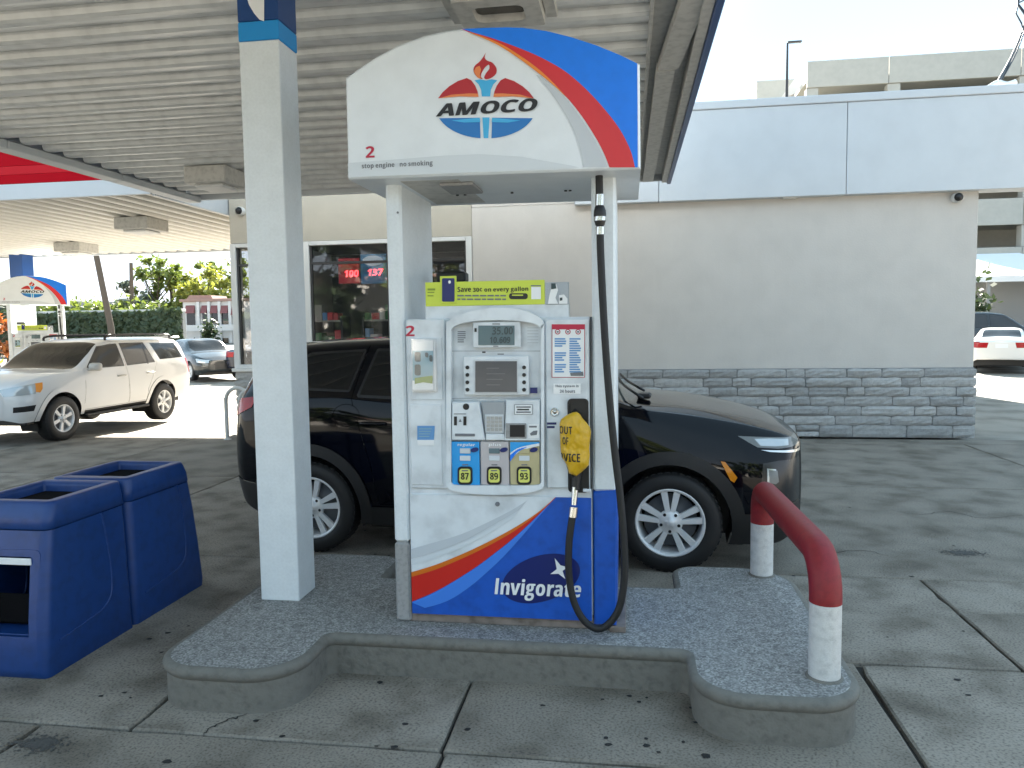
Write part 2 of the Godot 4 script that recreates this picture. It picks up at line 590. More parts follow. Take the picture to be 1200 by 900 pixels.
	mat("rail_white", lin(0.76, 0.76, 0.74), 0.55, {"tex": "streak", "size": 0.5, "tex2": "grain", "size2": 0.3, "bump": "bump", "bump_cm": 0.15})
	mat("bin_blue", lin(0.009, 0.050, 0.21), 0.42, {"tex": "soft", "size": 0.5, "tex2": "streak", "size2": 0.9})
	mat("bin_liner", lin(0.008, 0.008, 0.009), 0.95, {"spec": 0.15})
	mat("hoop", lin(0.55, 0.55, 0.53), 0.5)
	mat("leaflet_green", lin(0.22, 0.30, 0.03), 0.5)
	mat("leaflet_dark", lin(0.03, 0.055, 0.06), 0.5)
	mat("leaflet_blue", lin(0.25, 0.42, 0.50), 0.5)
	mat("acrylic", lin(0.8, 0.82, 0.82), 0.05, {"alpha": 0.05})

# ---------- ground ----------
func build_ground():
	var s := S()
	var y := -0.05
	quad(s, Vector3(-500, y, -700), Vector3(500, y, -700), Vector3(500, y, 120), Vector3(-500, y, 120), Vector3.UP)
	setting("ground", s, M.asphalt)
	# concrete slabs with open joints, laid on the ground
	var bed := S()
	quad(bed, Vector3(-11.9, -0.03, -11.9), Vector3(9, -0.03, -11.9), Vector3(9, -0.03, 6.4), Vector3(-11.9, -0.03, 6.4), Vector3.UP)
	var yard := setting("forecourt", bed, M.dirt)
	var X := [-11.8, -9.2, -6.9, -4.6]
	var slabs := []
	for r in [[-5.4, -2.95], [-8.4, -5.4], [-11.85, -8.4], [-2.95, 0.4], [0.4, 3.4], [3.4, 6.4]]:
		for i in X.size() - 1:
			slabs.append([X[i], X[i + 1], r[0], r[1]])
	slabs += [[-4.6, -2.17, -5.4, -2.95], [-2.17, -0.77, -5.4, -2.95], [-0.77, 1.93, -5.4, -4.02], [-0.77, 1.135, -4.02, -2.95],
		[1.135, 3.9, -4.02, -2.95], [1.93, 4.6, -4.8, -4.02], [1.93, 4.6, -5.4, -4.8],
		[-4.6, -0.77, -8.4, -5.4], [-0.77, 4.6, -8.4, -5.4], [-4.6, -0.77, -11.4, -8.4], [-0.77, 4.6, -11.4, -8.4], [4.6, 9.0, -8.4, -4.02],
		[4.6, 9.0, -11.4, -8.4], [3.9, 9.0, -4.02, -2.95], [-4.6, 9.0, -11.85, -11.4]]
	for z in [[-2.95, -0.2], [-0.2, 2.6], [2.6, 6.4]]:
		for x in [[-4.6, -2.6], [-2.6, -0.755], [-0.755, 1.12], [1.12, 4.0], [4.0, 9.0]]:
			slabs.append([x[0], x[1], z[0], z[1]])
	for a in slabs:
		var t := S()
		var c := Vector3((a[0] + a[1]) * 0.5, -0.03, (a[2] + a[3]) * 0.5)
		var gap := rng.randf_range(0.008, 0.017)
		if a[0] == 1.135:
			gap = 0.03
		slab(t, c, Vector3(a[1] - a[0] - gap, 0.06, a[3] - a[2] - gap), rng.randf_range(-0.0016, 0.0016))
		obj("slab", t, [M.concrete, M.concrete, M.concrete_worn, M.concrete_pale][rng.randi() % 4], yard)
	# hairline cracks, filled with dirt
	for cp in [[[297, 833], [276, 842], [252, 851], [238, 862]], [[1046, 598], [1075, 603], [1112, 600], [1150, 607], [1199, 604]], [[960, 560], [1003, 566], [1040, 563]], [[250, 560], [285, 566], [300, 575]], [[930, 640], [962, 648], [1010, 645], [1040, 652]]]:
		var ct := S()
		var line := []
		for q in cr(cp, 5):
			line.append(py(q[0], q[1], 0.0) + Vector3(rng.randf_range(-0.012, 0.012), 0.0028, rng.randf_range(-0.018, 0.018)))
		for k in line.size() - 1:
			var d: Vector3 = (line[k + 1] - line[k]).normalized().cross(Vector3.UP)
			var w0 := 0.0032 * sin(PI * (k + 0.15) / line.size()) + 0.0006
			var w1 := 0.0032 * sin(PI * (k + 1.15) / line.size()) + 0.0006
			quad(ct, line[k] - d * w0, line[k] + d * w0, line[k + 1] + d * w1, line[k + 1] - d * w1, Vector3.UP)
		obj("crack", ct, M.dirt, yard)
	# chewing gum and oil spots
	var gum := S(true)
	var spots := []
	for p in [[475, 849], [548, 855], [445, 800], [441, 875], [462, 876], [636, 827], [710, 865], [713, 873], [757, 866], [758, 874], [738, 816], [758, 818], [749, 823], [801, 870], [815, 847], [817, 813], [146, 812], [153, 818], [196, 893], [331, 863], [175, 749], [197, 742], [189, 765], [221, 734], [1040, 747], [1129, 740], [1122, 797], [1135, 815], [930, 675], [1068, 676], [300, 845], [810, 830], [772, 882], [706, 820]]:
		spots.append(py(p[0], p[1], 0.0))
	for k in 70:
		spots.append(Vector3(rng.randf_range(-6, 5), 0, rng.randf_range(-9, 0)))
	for c in spots:
		var n := 9
		var r := rng.randf_range(0.007, 0.02)
		var st := rng.randf_range(0.6, 1.0)
		var top: Vector3 = c + Vector3(0, 0.006, 0)
		var ringp := []
		for k in n:
			var a := TAU * k / n
			var rr := r * rng.randf_range(0.75, 1.2)
			ringp.append(c + Vector3(cos(a) * rr, 0.0026, sin(a) * rr * st))
		for k in n:
			tri(gum, top, ringp[k], ringp[(k + 1) % n], Vector3.UP)
	var go := obj("gum_spots", gum, M.gum)
	go.set_meta("kind", "stuff")
	tag(go, "black chewing gum spots trodden into the concrete slabs", "gum")
	for st in [[1128, 648, 0.30, 0.17], [45, 872, 0.22, 0.13]]:
		var c := py(st[0], st[1], 0.0)
		var sp := S(true)
		# many small splashes, thinning out towards the rim
		for f in 420:
			var ang := rng.randf() * TAU
			var rad := absf(rng.randfn(0.0, 0.42))
			var q := c + Vector3(cos(ang) * st[2] * rad, 0.0, sin(ang) * st[3] * rad)
			var fr := rng.randf_range(0.003, 0.013) * (1.15 - minf(rad, 0.9))
			var rp := []
			for k in 7:
				var a := TAU * k / 7.0
				rp.append(q + Vector3(cos(a) * fr * rng.randf_range(0.7, 1.5), 0.0024, sin(a) * fr * rng.randf_range(0.7, 1.2)))
			for k in 7:
				tri(sp, q + Vector3(0, 0.0034, 0), rp[k], rp[(k + 1) % 7], Vector3.UP)
		var so := obj("oil_stain", sp, M.oil)
		so.set_meta("kind", "stuff")
		tag(so, "dark round stain on the slab near the shop" if st[0] > 600 else "dark oil patch on the joint beside the blue bins", "stain")
func slab(s: SurfaceTool, c: Vector3, size: Vector3, tilt: float):
	# outline with worn, slightly wavering edges and chipped corners
	var n := int(maxf(4, size.x / 0.12))
	var m := int(maxf(4, size.z / 0.12))
	n = mini(n, 26)
	m = mini(m, 26)
	var loop := PackedVector2Array()
	for k in n:
		loop.append(Vector2(-0.5 + float(k) / n, -0.5))
	for k in m:
		loop.append(Vector2(0.5, -0.5 + float(k) / m))
	for k in n:
		loop.append(Vector2(0.5 - float(k) / n, 0.5))
	for k in m:
		loop.append(Vector2(-0.5, 0.5 - float(k) / m))
	var outer := PackedVector2Array()
	var inner := PackedVector2Array()
	for p in loop:
		var q := Vector2(p.x * size.x, p.y * size.z)
		var w := rng.randf_range(0.0, 0.005) + (0.012 if rng.randf() < 0.05 else 0.0)
		q -= Vector2(signf(p.x) if absf(p.x) > 0.499 else 0.0, signf(p.y) if absf(p.y) > 0.499 else 0.0) * w
		outer.append(q)
		inner.append(q - Vector2(signf(p.x) if absf(p.x) > 0.499 else 0.0, signf(p.y) if absf(p.y) > 0.499 else 0.0) * rng.randf_range(0.006, 0.012))
	var N := outer.size()
	var top := c.y + size.y * 0.5
	for i in N:
		var j := (i + 1) % N
		var mid := (outer[i] + outer[j]) * 0.5
		var o := Vector3(mid.x, 0, mid.y)
		var hi := func(p: Vector2, d: float) -> Vector3: return Vector3(c.x + p.x, top - d + tilt * p.x / size.x, c.z + p.y)
		quad(s, hi.call(outer[i], 0.05), hi.call(outer[j], 0.05), hi.call(outer[j], 0.008), hi.call(outer[i], 0.008), o)
		quad(s, hi.call(outer[i], 0.008), hi.call(outer[j], 0.008), hi.call(inner[j], 0.0), hi.call(inner[i], 0.0), o + Vector3.UP)
	var ix := Geometry2D.triangulate_polygon(inner)
	for k in range(0, ix.size(), 3):
		var p := []
		for j in 3:
			var v := inner[ix[k + j]]
			p.append(Vector3(c.x + v.x, top + tilt * v.x / size.x, c.z + v.y))
		tri(s, p[0], p[1], p[2], Vector3.UP)

# ---------- shop ----------
func build_shop():
	var wz := -12.05
	var shop := thing("shop", "low shop with white fascia, beige stucco wall and grey stone base", "shop", Vector3(-0.8, 0, wz))
	var s := S()
	cbox(s, Vector3(-2.45, 1.03, wz), Vector3(4.955, 3.60, wz - 0.25), 0.006)
	obj("wall", s, M.stucco, shop)
	s = S()
	cbox(s, Vector3(4.955, 0, wz - 0.252), Vector3(4.70, 3.60, -15.2), 0.006)
	cbox(s, Vector3(-6.52, 0, wz - 1.9), Vector3(-6.30, 3.60, -18.5), 0.006)
	cbox(s, Vector3(-6.52, 0, -18.5), Vector3(4.955, 3.60, -18.7), 0.006)
	obj("side_wall", s, M.stucco, shop)
	# cream panel over the windows
	s = S()
	cbox(s, Vector3(-6.54, 3.16, wz + 0.004), Vector3(-2.453, 5.0, wz - 0.22), 0.006)
	cbox(s, Vector3(-6.545, 3.16, wz - 0.225), Vector3(-6.32, 5.0, wz - 1.9), 0.006)
	obj("window_header", s, M.stucco_cream, shop)
	s = S()
	cbox(s, Vector3(-2.449, 3.602, wz + 0.002), Vector3(-0.83, 5.0, wz - 0.22), 0.006)
	obj("wall", s, M.stucco, shop)
	# fascia panels, standing proud of the wall
	var f0 := wz + 0.16
	var top := pz(1200, 98, f0).y
	var cap := pz(1200, 108, f0).y
	var bot := pz(1146, 222, f0).y
	var seams := [-0.82, pz(772, 220, f0).x, pz(993, 150, f0).x, 5.9, 7.7]
	for i in seams.size() - 1:
		s = S()
		cbox(s, Vector3(seams[i] + 0.004, bot, f0), Vector3(seams[i + 1] - 0.004, cap - 0.004, f0 - 0.36), 0.006)
		obj("fascia_panel", s, M.fascia_white, shop)
	s = S()
	cbox(s, Vector3(-0.84, cap, f0 + 0.02), Vector3(7.72, top, f0 - 0.38), 0.01)
	obj("fascia_cap", s, M.fascia_white, shop)
	s = S()
	cbox(s, Vector3(-6.3, 3.62, f0 - 0.38), Vector3(4.9, 3.80, -18.7), 0.01)
	obj("roof", s, M.roof_dark, shop)
	# conduit light under the fascia
	s = S()
	pbox(s, 918, 229, 934, 232, f0 - 0.05, 0.10, 0.004)
	obj("fascia_light", s, M.frame_white, shop)
	# stone base
	var bx := S()
	cbox(bx, Vector3(-6.50, 0, wz + 0.035), Vector3(4.955, 1.035, wz - 0.2), 0.002)
	cbox(bx, Vector3(-6.50, 0, wz - 0.21), Vector3(-6.32, 1.035, wz - 1.9), 0.002)
	var base := obj("stone_base", bx, M.mortar, shop)
	var rows := 7
	var ys := [0.0, 0.185, 0.325, 0.47, 0.615, 0.755, 0.895, 1.03]
	var mats := [M.stone_a, M.stone_a, M.stone_b, M.stone_c]
	for r in rows:
		var rh: float = ys[r + 1] - ys[r]
		var x := -6.53 - rng.randf() * 0.3
		while x < 4.985:
			var w := rng.randf_range(0.24, 0.8)
			var x1 := minf(x + w, 4.99)
			if 4.99 - x1 < 0.12:
				x1 = 4.99
			var x0 := maxf(x, -6.53)
			if x1 - x0 > 0.05:
				var two := rng.randf() < 0.05 and x1 - x0 > 0.3
				for h in ([[0.0, 0.48], [0.52, 1.0]] if two else [[0.0, 1.0]]):
					var st := S()
					rough_stone(st, x0 + 0.006, x1 - 0.006, ys[r] + h[0] * rh + 0.004, ys[r] + h[1] * rh - 0.004, wz + 0.03, 0.045)
					obj("stone", st, mats[rng.randi() % 4], base)
			x = x1
	s = S()
	cbox(s, Vector3(-6.56, 1.035, wz + 0.10), Vector3(-2.45, 1.09, wz - 0.20), 0.008)
	obj("window_sill", s, M.frame_white, shop)
	# windows: white frames round dark glazing bars and panes
	var edges := [-6.50, -5.22, -3.78, -2.50]
	for i in 3:
		var a: float = edges[i]
		var b: float = edges[i + 1]
		s = S()
		cbox(s, Vector3(a - 0.05, 1.092, wz + 0.02), Vector3(a + 0.05, 3.155, wz - 0.10), 0.005)
		if i == 2:
			cbox(s, Vector3(b - 0.05, 1.092, wz + 0.02), Vector3(b + 0.045, 3.155, wz - 0.10), 0.005)
		cbox(s, Vector3(a + 0.052, 3.09, wz + 0.018), Vector3(b - 0.052, 3.155, wz - 0.10), 0.005)
		cbox(s, Vector3(a + 0.052, 1.092, wz + 0.018), Vector3(b - 0.052, 1.15, wz - 0.10), 0.005)
		var win := obj("window", s, M.frame_white, shop)
		var d := S()
		cbox(d, Vector3(a + 0.052, 1.152, wz - 0.01), Vector3(a + 0.085, 3.088, wz - 0.07), 0.003)
		cbox(d, Vector3(b - 0.085, 1.152, wz - 0.01), Vector3(b - 0.052, 3.088, wz - 0.07), 0.003)
		cbox(d, Vector3(a + 0.087, 2.78, wz - 0.012), Vector3(b - 0.087, 2.82, wz - 0.068), 0.003)
		obj("glazing_bar", d, M.frame_dark, win)
		var g := S()
		cbox(g, Vector3(a + 0.08, 1.15, wz - 0.035), Vector3(b - 0.08, 3.09, wz - 0.043), 0.001)
		obj("pane", g, M.glass, win)
	# return window at the corner
	s = S()
	cbox(s, Vector3(-6.53, 1.092, wz - 0.10), Vector3(-6.45, 3.155, wz - 0.20), 0.004)
	cbox(s, Vector3(-6.53, 1.092, wz - 1.8), Vector3(-6.45, 3.155, wz - 1.9), 0.004)
	cbox(s, Vector3(-6.525, 3.09, wz - 0.202), Vector3(-6.455, 3.155, wz - 1.798), 0.004)
	var cw := obj("window", s, M.frame_white, shop)
	s = S()
	cbox(s, Vector3(-6.494, 1.09, wz - 0.19), Vector3(-6.486, 3.10, wz - 1.81), 0.001)
	obj("pane", s, M.glass, cw)
	# inside
	s = S()
	cbox(s, Vector3(-6.28, 0.0, wz - 0.26), Vector3(4.68, 0.04, -18.48), 0.002)
	obj("shop_floor", s, M.inside_pale, shop)
	s = S()
	cbox(s, Vector3(-2.3, 0.05, wz - 0.27), Vector3(-2.2, 3.59, -18.45), 0.002)
	cbox(s, Vector3(-6.28, 3.3, -15.9), Vector3(-2.32, 3.42, wz - 0.3), 0.002)
	cbox(s, Vector3(-6.28, 0.05, -15.8), Vector3(-2.32, 3.28, -15.9), 0.002)
	obj("inner_wall", s, M.inside, shop)
	# things standing in the window
	var cols := [M.inside_pale, M.ink_red, M.shelf_green, M.led_case, M.ink_blue, M.frame_white]
	for k in 3:
		var sx := -6.0 + k * 1.3
		var rack := thing("display_rack", ["shop rack of goods behind the left window", "shop rack of goods behind the middle window", "shop rack of goods behind the right window"][k], "rack", Vector3(sx, 0.04, wz - 1.3), 0.0, "racks inside the shop window")
		s = S()
		for u in [0.0, 0.9]:
			cbox(s, Vector3(sx + u, 0.042, wz - 1.1), Vector3(sx + u + 0.04, 1.95, wz - 1.5), 0.003)
		obj("frame", s, M.frame_dark, rack)
		for h in [0.5, 0.95, 1.4, 1.85]:
			s = S()
			cbox(s, Vector3(sx + 0.042, h, wz - 1.1), Vector3(sx + 0.898, h + 0.03, wz - 1.5), 0.003)
			obj("shelf", s, M.inside_pale, rack)
			var x := sx + 0.05
			while x < sx + 0.8:
				var w := rng.randf_range(0.08, 0.16)
				s = S()
				cbox(s, Vector3(x, h + 0.031, wz - 1.12), Vector3(x + w - 0.01, h + rng.randf_range(0.15, 0.33), wz - 1.35), 0.006)
				obj("packet", s, cols[rng.randi() % 6], rack)
				x += w
	# lit number signs hung inside the glass
	for d in [["red", 396, 303, 421.5, 332, M.led_case, "100", "red lottery jackpot sign lit behind the shop window"], ["blue", 422, 298, 455, 332, M.led_blue, "137", "blue lottery jackpot sign lit behind the shop window"]]:
		var z := wz - 0.16
		var c := pz(d[1], d[4], z)
		var sg := thing("lottery_sign", d[7], "lit sign", c, 0.0)
		s = S()
		pbox(s, d[1], d[2], d[3], d[4], z, 0.05, 0.006)
		obj("case", s, d[5], sg)
		letters("digits", d[6], d[1] + (8 if d[0] == "red" else 9), d[2] + (13.5 if d[0] == "red" else 17), d[3] - (1.5 if d[0] == "red" else 6), d[2] + (21.5 if d[0] == "red" else 25), z + 0.004, M.led_red, sg, {"shear": 0.12})
		print_sheet("print", rect(d[1] + 3, d[2] + 3, d[3] - 3, d[2] + 11) if d[0] == "red" else ellipse(437, 305.5, 12, 6), z + 0.004, M.canopy_red_pale if d[0] == "red" else M.led_light, sg)
	# cameras under the fascia
	var n := 0
	for c in [[1123, 231, wz + 0.10], [280, 247, wz + 0.10]]:
		var p := pz(c[0], c[1], c[2])
		var dome := thing("security_camera", "black dome camera under the white fascia at the wall corner" if n == 0 else "black dome camera on the cream panel beside the windows", "camera", p)
		s = S(true)
		lathe(s, [Vector2(0.0, -0.06), Vector2(0.04, -0.045), Vector2(0.055, -0.01), Vector2(0.055, 0.0)], 14, Transform3D(Basis(Vector3.RIGHT, -PI / 2), p))
		obj("dome", s, M.black, dome)
		s = S(true)
		lathe(s, [Vector2(0.062, -0.015), Vector2(0.07, 0.0), Vector2(0.07, 0.095)], 14, Transform3D(Basis(Vector3.RIGHT, -PI / 2), p))
		obj("mount", s, M.frame_white, dome)
		n += 1
func rough_stone(s: SurfaceTool, x0: float, x1: float, y0: float, y1: float, z: float, proud: float):
	var nx := maxi(3, int((x1 - x0) / 0.075))
	var ny := 4
	var pr := proud * rng.randf_range(0.5, 1.25)
	var tx := rng.randf_range(-0.25, 0.25)
	var ty := rng.randf_range(-0.35, 0.35)
	var sk := [rng.randf_range(-0.010, 0.010), rng.randf_range(-0.010, 0.010)]
	var g := []
	for j in ny + 1:
		var row := []
		for i in nx + 1:
			var edge := i == 0 or j == 0 or i == nx or j == ny
			var u := float(i) / nx
			var v := float(j) / ny
			var px := lerpf(x0, x1, u) + lerpf(sk[0], sk[1], u) * (v - 0.5)
			var qy := lerpf(y0, y1, v)
			if i == 0 or i == nx:
				px += rng.randf_range(-0.004, 0.004)
			if j == 0 or j == ny:
				qy += rng.randf_range(-0.005, 0.005)
			if (i == 0 or i == nx) and (j == 0 or j == ny):
				px += 0.008 if i == 0 else -0.008
				qy += 0.007 if j == 0 else -0.007
			var h := pr * (1.0 + tx * (u - 0.5) + ty * (v - 0.5))
			row.append(Vector3(px, qy, z + (h * 0.5 + rng.randf_range(-0.004, 0.006) if edge else h + rng.randf_range(-0.007, 0.007))))
		g.append(row)
	for j in ny:
		for i in nx:
			quad(s, g[j][i], g[j][i + 1], g[j + 1][i + 1], g[j + 1][i], Vector3(0, 0, 1))
	for i in nx:
		for j in [0, ny]:
			var a: Vector3 = g[j][i]
			var b: Vector3 = g[j][i + 1]
			quad(s, a, b, Vector3(b.x, b.y, z), Vector3(a.x, a.y, z), Vector3(0, -1 if j == 0 else 1, 0))
	for j in ny:
		for i in [0, nx]:
			var a: Vector3 = g[j][i]
			var b: Vector3 = g[j + 1][i]
			quad(s, a, b, Vector3(b.x, b.y, z), Vector3(a.x, a.y, z), Vector3(-1 if i == 0 else 1, 0, 0))

# ---------- canopies ----------
func build_canopies():
	var H := 3.66
	var can := thing("pump_canopy", "large flat canopy with ribbed cream underside over the near pump", "canopy", Vector3(-2.9, H, -4.5))
	var s := S()
	# deck pans, 0.305 m wide, running along x
	var z := -10.45
	var mesh: ArrayMesh
	while z < -1.9:
		if mesh == null:
			var p := S(true)
			deck_pan(p, 6.25)
			p.generate_normals()
			mesh = p.commit()
		var o := put("deck_pan", mesh, M.deck, can, true)
		o.position = Vector3(-6.1, H + rng.randf_range(-0.003, 0.003), z) - can.position
		o.rotation.x = rng.randf_range(-0.012, 0.012)
		z += 0.305
	s = S()
	cbox(s, Vector3(-6.3, 3.80, -10.5), Vector3(0.48, 4.45, -1.65), 0.02)
	obj("roof", s, M.roof_dark, can)
	s = S()
	cbox(s, Vector3(0.50, 3.57, -10.5), Vector3(0.55, 4.55, -1.6), 0.006)
	cbox(s, Vector3(-6.3, 3.60, -1.59), Vector3(0.55, 4.55, -1.54), 0.006)
	obj("fascia", s, M.canopy_blue, can)
	s = S()
	cbox(s, Vector3(-6.36, 3.62, -10.56), Vector3(0.54, 4.5, -10.51), 0.006)
	cbox(s, Vector3(-6.40, 3.72, -10.5), Vector3(-6.35, 4.5, -1.65), 0.006)
	obj("fascia", s, M.fascia_white, can)
	# gutter along the right edge, in two lengths that do not quite meet
	for gt in [[-10.45, -5.95, 0.185, 0.205, 0.135], [-5.93, -1.7, 0.225, 0.95, 0.165]]:
		s = S()
		var a := Vector3(gt[2], 3.615, gt[0])
		var b := Vector3(gt[3] if gt[1] < -3 else 0.30, 3.615, gt[1])
		if gt[1] > -3:
			for seg in [[-5.93, -4.6, 0.215, 0.315], [-4.6, -1.7, 0.315, 0.32]]:
				skew(s, Vector3(seg[2], 3.60, seg[0]), Vector3(seg[3], 3.60, seg[1]), 0.15, 0.07)
		else:
			skew(s, a - Vector3(0, 0.015, 0), b - Vector3(0, 0.015, 0), gt[4], 0.07)
		obj("gutter", s, M.trim, can)
	s = S()
	cbox(s, Vector3(0.13, 3.64, -10.45), Vector3(0.155, 3.70, -1.7), 0.004)
	cbox(s, Vector3(0.43, 3.58, -10.45), Vector3(0.497, 3.70, -1.7), 0.004)
	cbox(s, Vector3(0.158, 3.69, -10.45), Vector3(0.43, 3.71, -1.7), 0.002)
	obj("edge_trim", s, M.trim, can)
	for k in 5:
		s = S()
		cbox(s, Vector3(-6.33, 3.575, -10.5 + k * 1.76), Vector3(-6.12, 3.66, -10.5 + k * 1.76 + 1.75), 0.012)
		obj("edge_trim", s, M.fascia_white, can)
	# light boxes
	canopy_light(Vector3(-4.9, H, -8.75), 0.52, 0.20, "square light box under the near canopy beside its post", false)
	canopy_light(Vector3(-0.75, H, -4.62), 0.50, 0.10, "light fitting in the near canopy right above the pump sign", true)
	# the other canopy
	var c2 := thing("far_canopy", "second canopy with red and white front beyond the near canopy", "canopy", Vector3(-14, H, -14))
	s = S()
	cbox(s, Vector3(-24, 3.80, -17.6), Vector3(-6.62, 4.5, -10.05), 0.02)
	obj("roof", s, M.roof_dark, c2)
	var x := -24.0
	var mesh2: ArrayMesh
	while x < -6.8:
		if mesh2 == null:
			var p := S(true)
			deck_pan(p, 7.4)
			p.generate_normals()
			mesh2 = p.commit()
		var o := put("deck_pan", mesh2, M.deck_far, c2, true)
		o.rotation.y = PI / 2
		o.position = Vector3(x, H, -10.1) - c2.position
		x += 0.305
	for b in [[3.64, 3.86, "fascia_white"], [3.862, 3.99, "canopy_red"], [3.992, 4.11, "canopy_red_pale"], [4.112, 4.6, "canopy_red"]]:
		s = S()
		cbox(s, Vector3(-24.05, b[0], -9.98), Vector3(-6.58, b[1], -10.04), 0.004)
		obj("fascia_band", s, M[b[2]], c2)
	s = S()
	cbox(s, Vector3(-24.05, 3.63, -17.55), Vector3(-6.6, 4.5, -17.62), 0.004)
	cbox(s, Vector3(-6.61, 3.63, -17.54), Vector3(-6.56, 4.5, -10.06), 0.004)
	obj("fascia", s, M.fascia_white, c2)
	canopy_light(Vector3(-8.3, H, -12.3), 0.62, 0.2, "light box under the red fronted canopy near the shop", false)
	canopy_light(Vector3(-11.9, H, -15.3), 0.62, 0.2, "light box under the red fronted canopy by its blue post", false)
	# posts
	canopy_post(Vector3(-1.958, 0.204, -4.11), 0.228, "white square canopy post with blue bands on the pump island")
	canopy_post(Vector3(-15.0, 0.0, -17.3), 0.36, "thick blue topped post of the far canopy behind its pump", true)
func skew(s: SurfaceTool, a: Vector3, b: Vector3, w: float, h: float):
	var r := Vector3(w, 0, 0)
	var u := Vector3(0, h, 0)
	quad(s, a, a + r, b + r, b, Vector3.DOWN)
	quad(s, a + u, a + r + u, b + r + u, b + u, Vector3.UP)
	quad(s, a, b, b + u, a + u, Vector3.LEFT)
	quad(s, a + r, b + r, b + r + u, a + r + u, Vector3.RIGHT)
	quad(s, a, a + r, a + r + u, a + u, Vector3(0, 0, -1))
	quad(s, b, b + r, b + r + u, b + u, Vector3(0, 0, 1))
func deck_pan(s: SurfaceTool, length: float):
	# flat pan whose edges roll up into the joint
	var prof := [Vector2(0.0, 0.085), Vector2(0.003, 0.052), Vector2(0.014, 0.040), Vector2(0.05, 0.030), Vector2(0.10, 0.016), Vector2(0.15, 0.003), Vector2(0.20, -0.007), Vector2(0.245, -0.008), Vector2(0.274, 0.004), Vector2(0.290, 0.035), Vector2(0.296, 0.085)]
	for i in prof.size() - 1:
		var p: Vector2 = prof[i]
		var q: Vector2 = prof[i + 1]
		var d := q - p
		var n := 16
		for k in n:
			var x0 := length * k / n
			var x1 := length * (k + 1) / n
			var w0 := sin(k * 2.3 + i) * 0.0012
			var w1 := sin((k + 1) * 2.3 + i) * 0.0012
			quad(s, Vector3(x0, p.y + w0, p.x), Vector3(x1, p.y + w1, p.x), Vector3(x1, q.y + w1, q.x), Vector3(x0, q.y + w0, q.x), Vector3(0, -d.x, d.y))
func canopy_light(at: Vector3, w: float, h: float, label: String, glass: bool):
	var l := thing("canopy_light", label, "light fitting", at)
	var s := S()
	if glass:
		# shallow tray with a sunk, dark window
		var o := rrect(-w * 0.5, -w * 0.42, w * 0.5, w * 0.42, 0.02)
		var i := rrect(-w * 0.30, -w * 0.22, w * 0.30, w * 0.22, 0.05)
		var t := SurfaceTool.new()
		t.begin(Mesh.PRIMITIVE_TRIANGLES)
		t.set_smooth_group(-1)
		ring(t, o, i, 0.09, 0.0)
		t.generate_normals()
		var me := put("housing", t.commit(), M.trim, l, true)
		me.rotation.x = PI / 2
		s = S()
		rbox(s, Vector3(0, -0.035, 0), Vector3(w * 0.6, 0.02, w * 0.44), 0.004)
		obj("lens", s, M.lens, l, true)
		for sx in [-1.0, 1.0]:
			s = S()
			rbox(s, Vector3(sx * (w * 0.5 + 0.04), -0.02, 0), Vector3(0.07, 0.035, w * 0.95), 0.004)
			obj("side_rail", s, M.trim, l, true)
	else:
		rbox(s, Vector3(0, -h * 0.5, 0), Vector3(w, h, w), 0.012)
		obj("housing", s, M.trim, l, true)
		s = S()
		rbox(s, Vector3(0, -h - 0.02, 0), Vector3(w * 0.7, 0.04, w * 0.7), 0.018)
		obj("lens", s, M.roof_white, l, true)
func canopy_post(at: Vector3, w: float, label: String, far := false):
	var p := thing("canopy_post", label, "post", at)
	var s := S()
	var b0 := 3.283
	var b1 := 3.385
	if far:
		b0 = 2.85
		b1 = 3.1
	rbox(s, Vector3(0, (b0 - at.y) * 0.5, 0), Vector3(w, b0 - at.y, w), 0.005)
	obj("shaft", s, M.white_metal, p, true)
	s = S()
	rbox(s, Vector3(0, (b0 + b1) * 0.5 - at.y, 0), Vector3(w + 0.004, b1 - b0 - 0.002, w + 0.004), 0.004)
	obj("pale_band", s, M.band_blue if not far else M.sign_pale, p, true)
	s = S()
	rbox(s, Vector3(0, (b1 + 3.67) * 0.5 - at.y, 0), Vector3(w + 0.004, 3.67 - b1 - 0.002, w + 0.004), 0.004)
	obj("dark_band", s, M.canopy_blue, p, true)
	if not far:
		s = S()
		var z := at.z + w * 0.5 + 0.006
		flat(s, px_poly([[286, -12], [309.5, -12], [309.5, 25], [304, 23], [298, 16], [292, 6]], z), z)
		obj("swoosh", s, M.white_print, p)

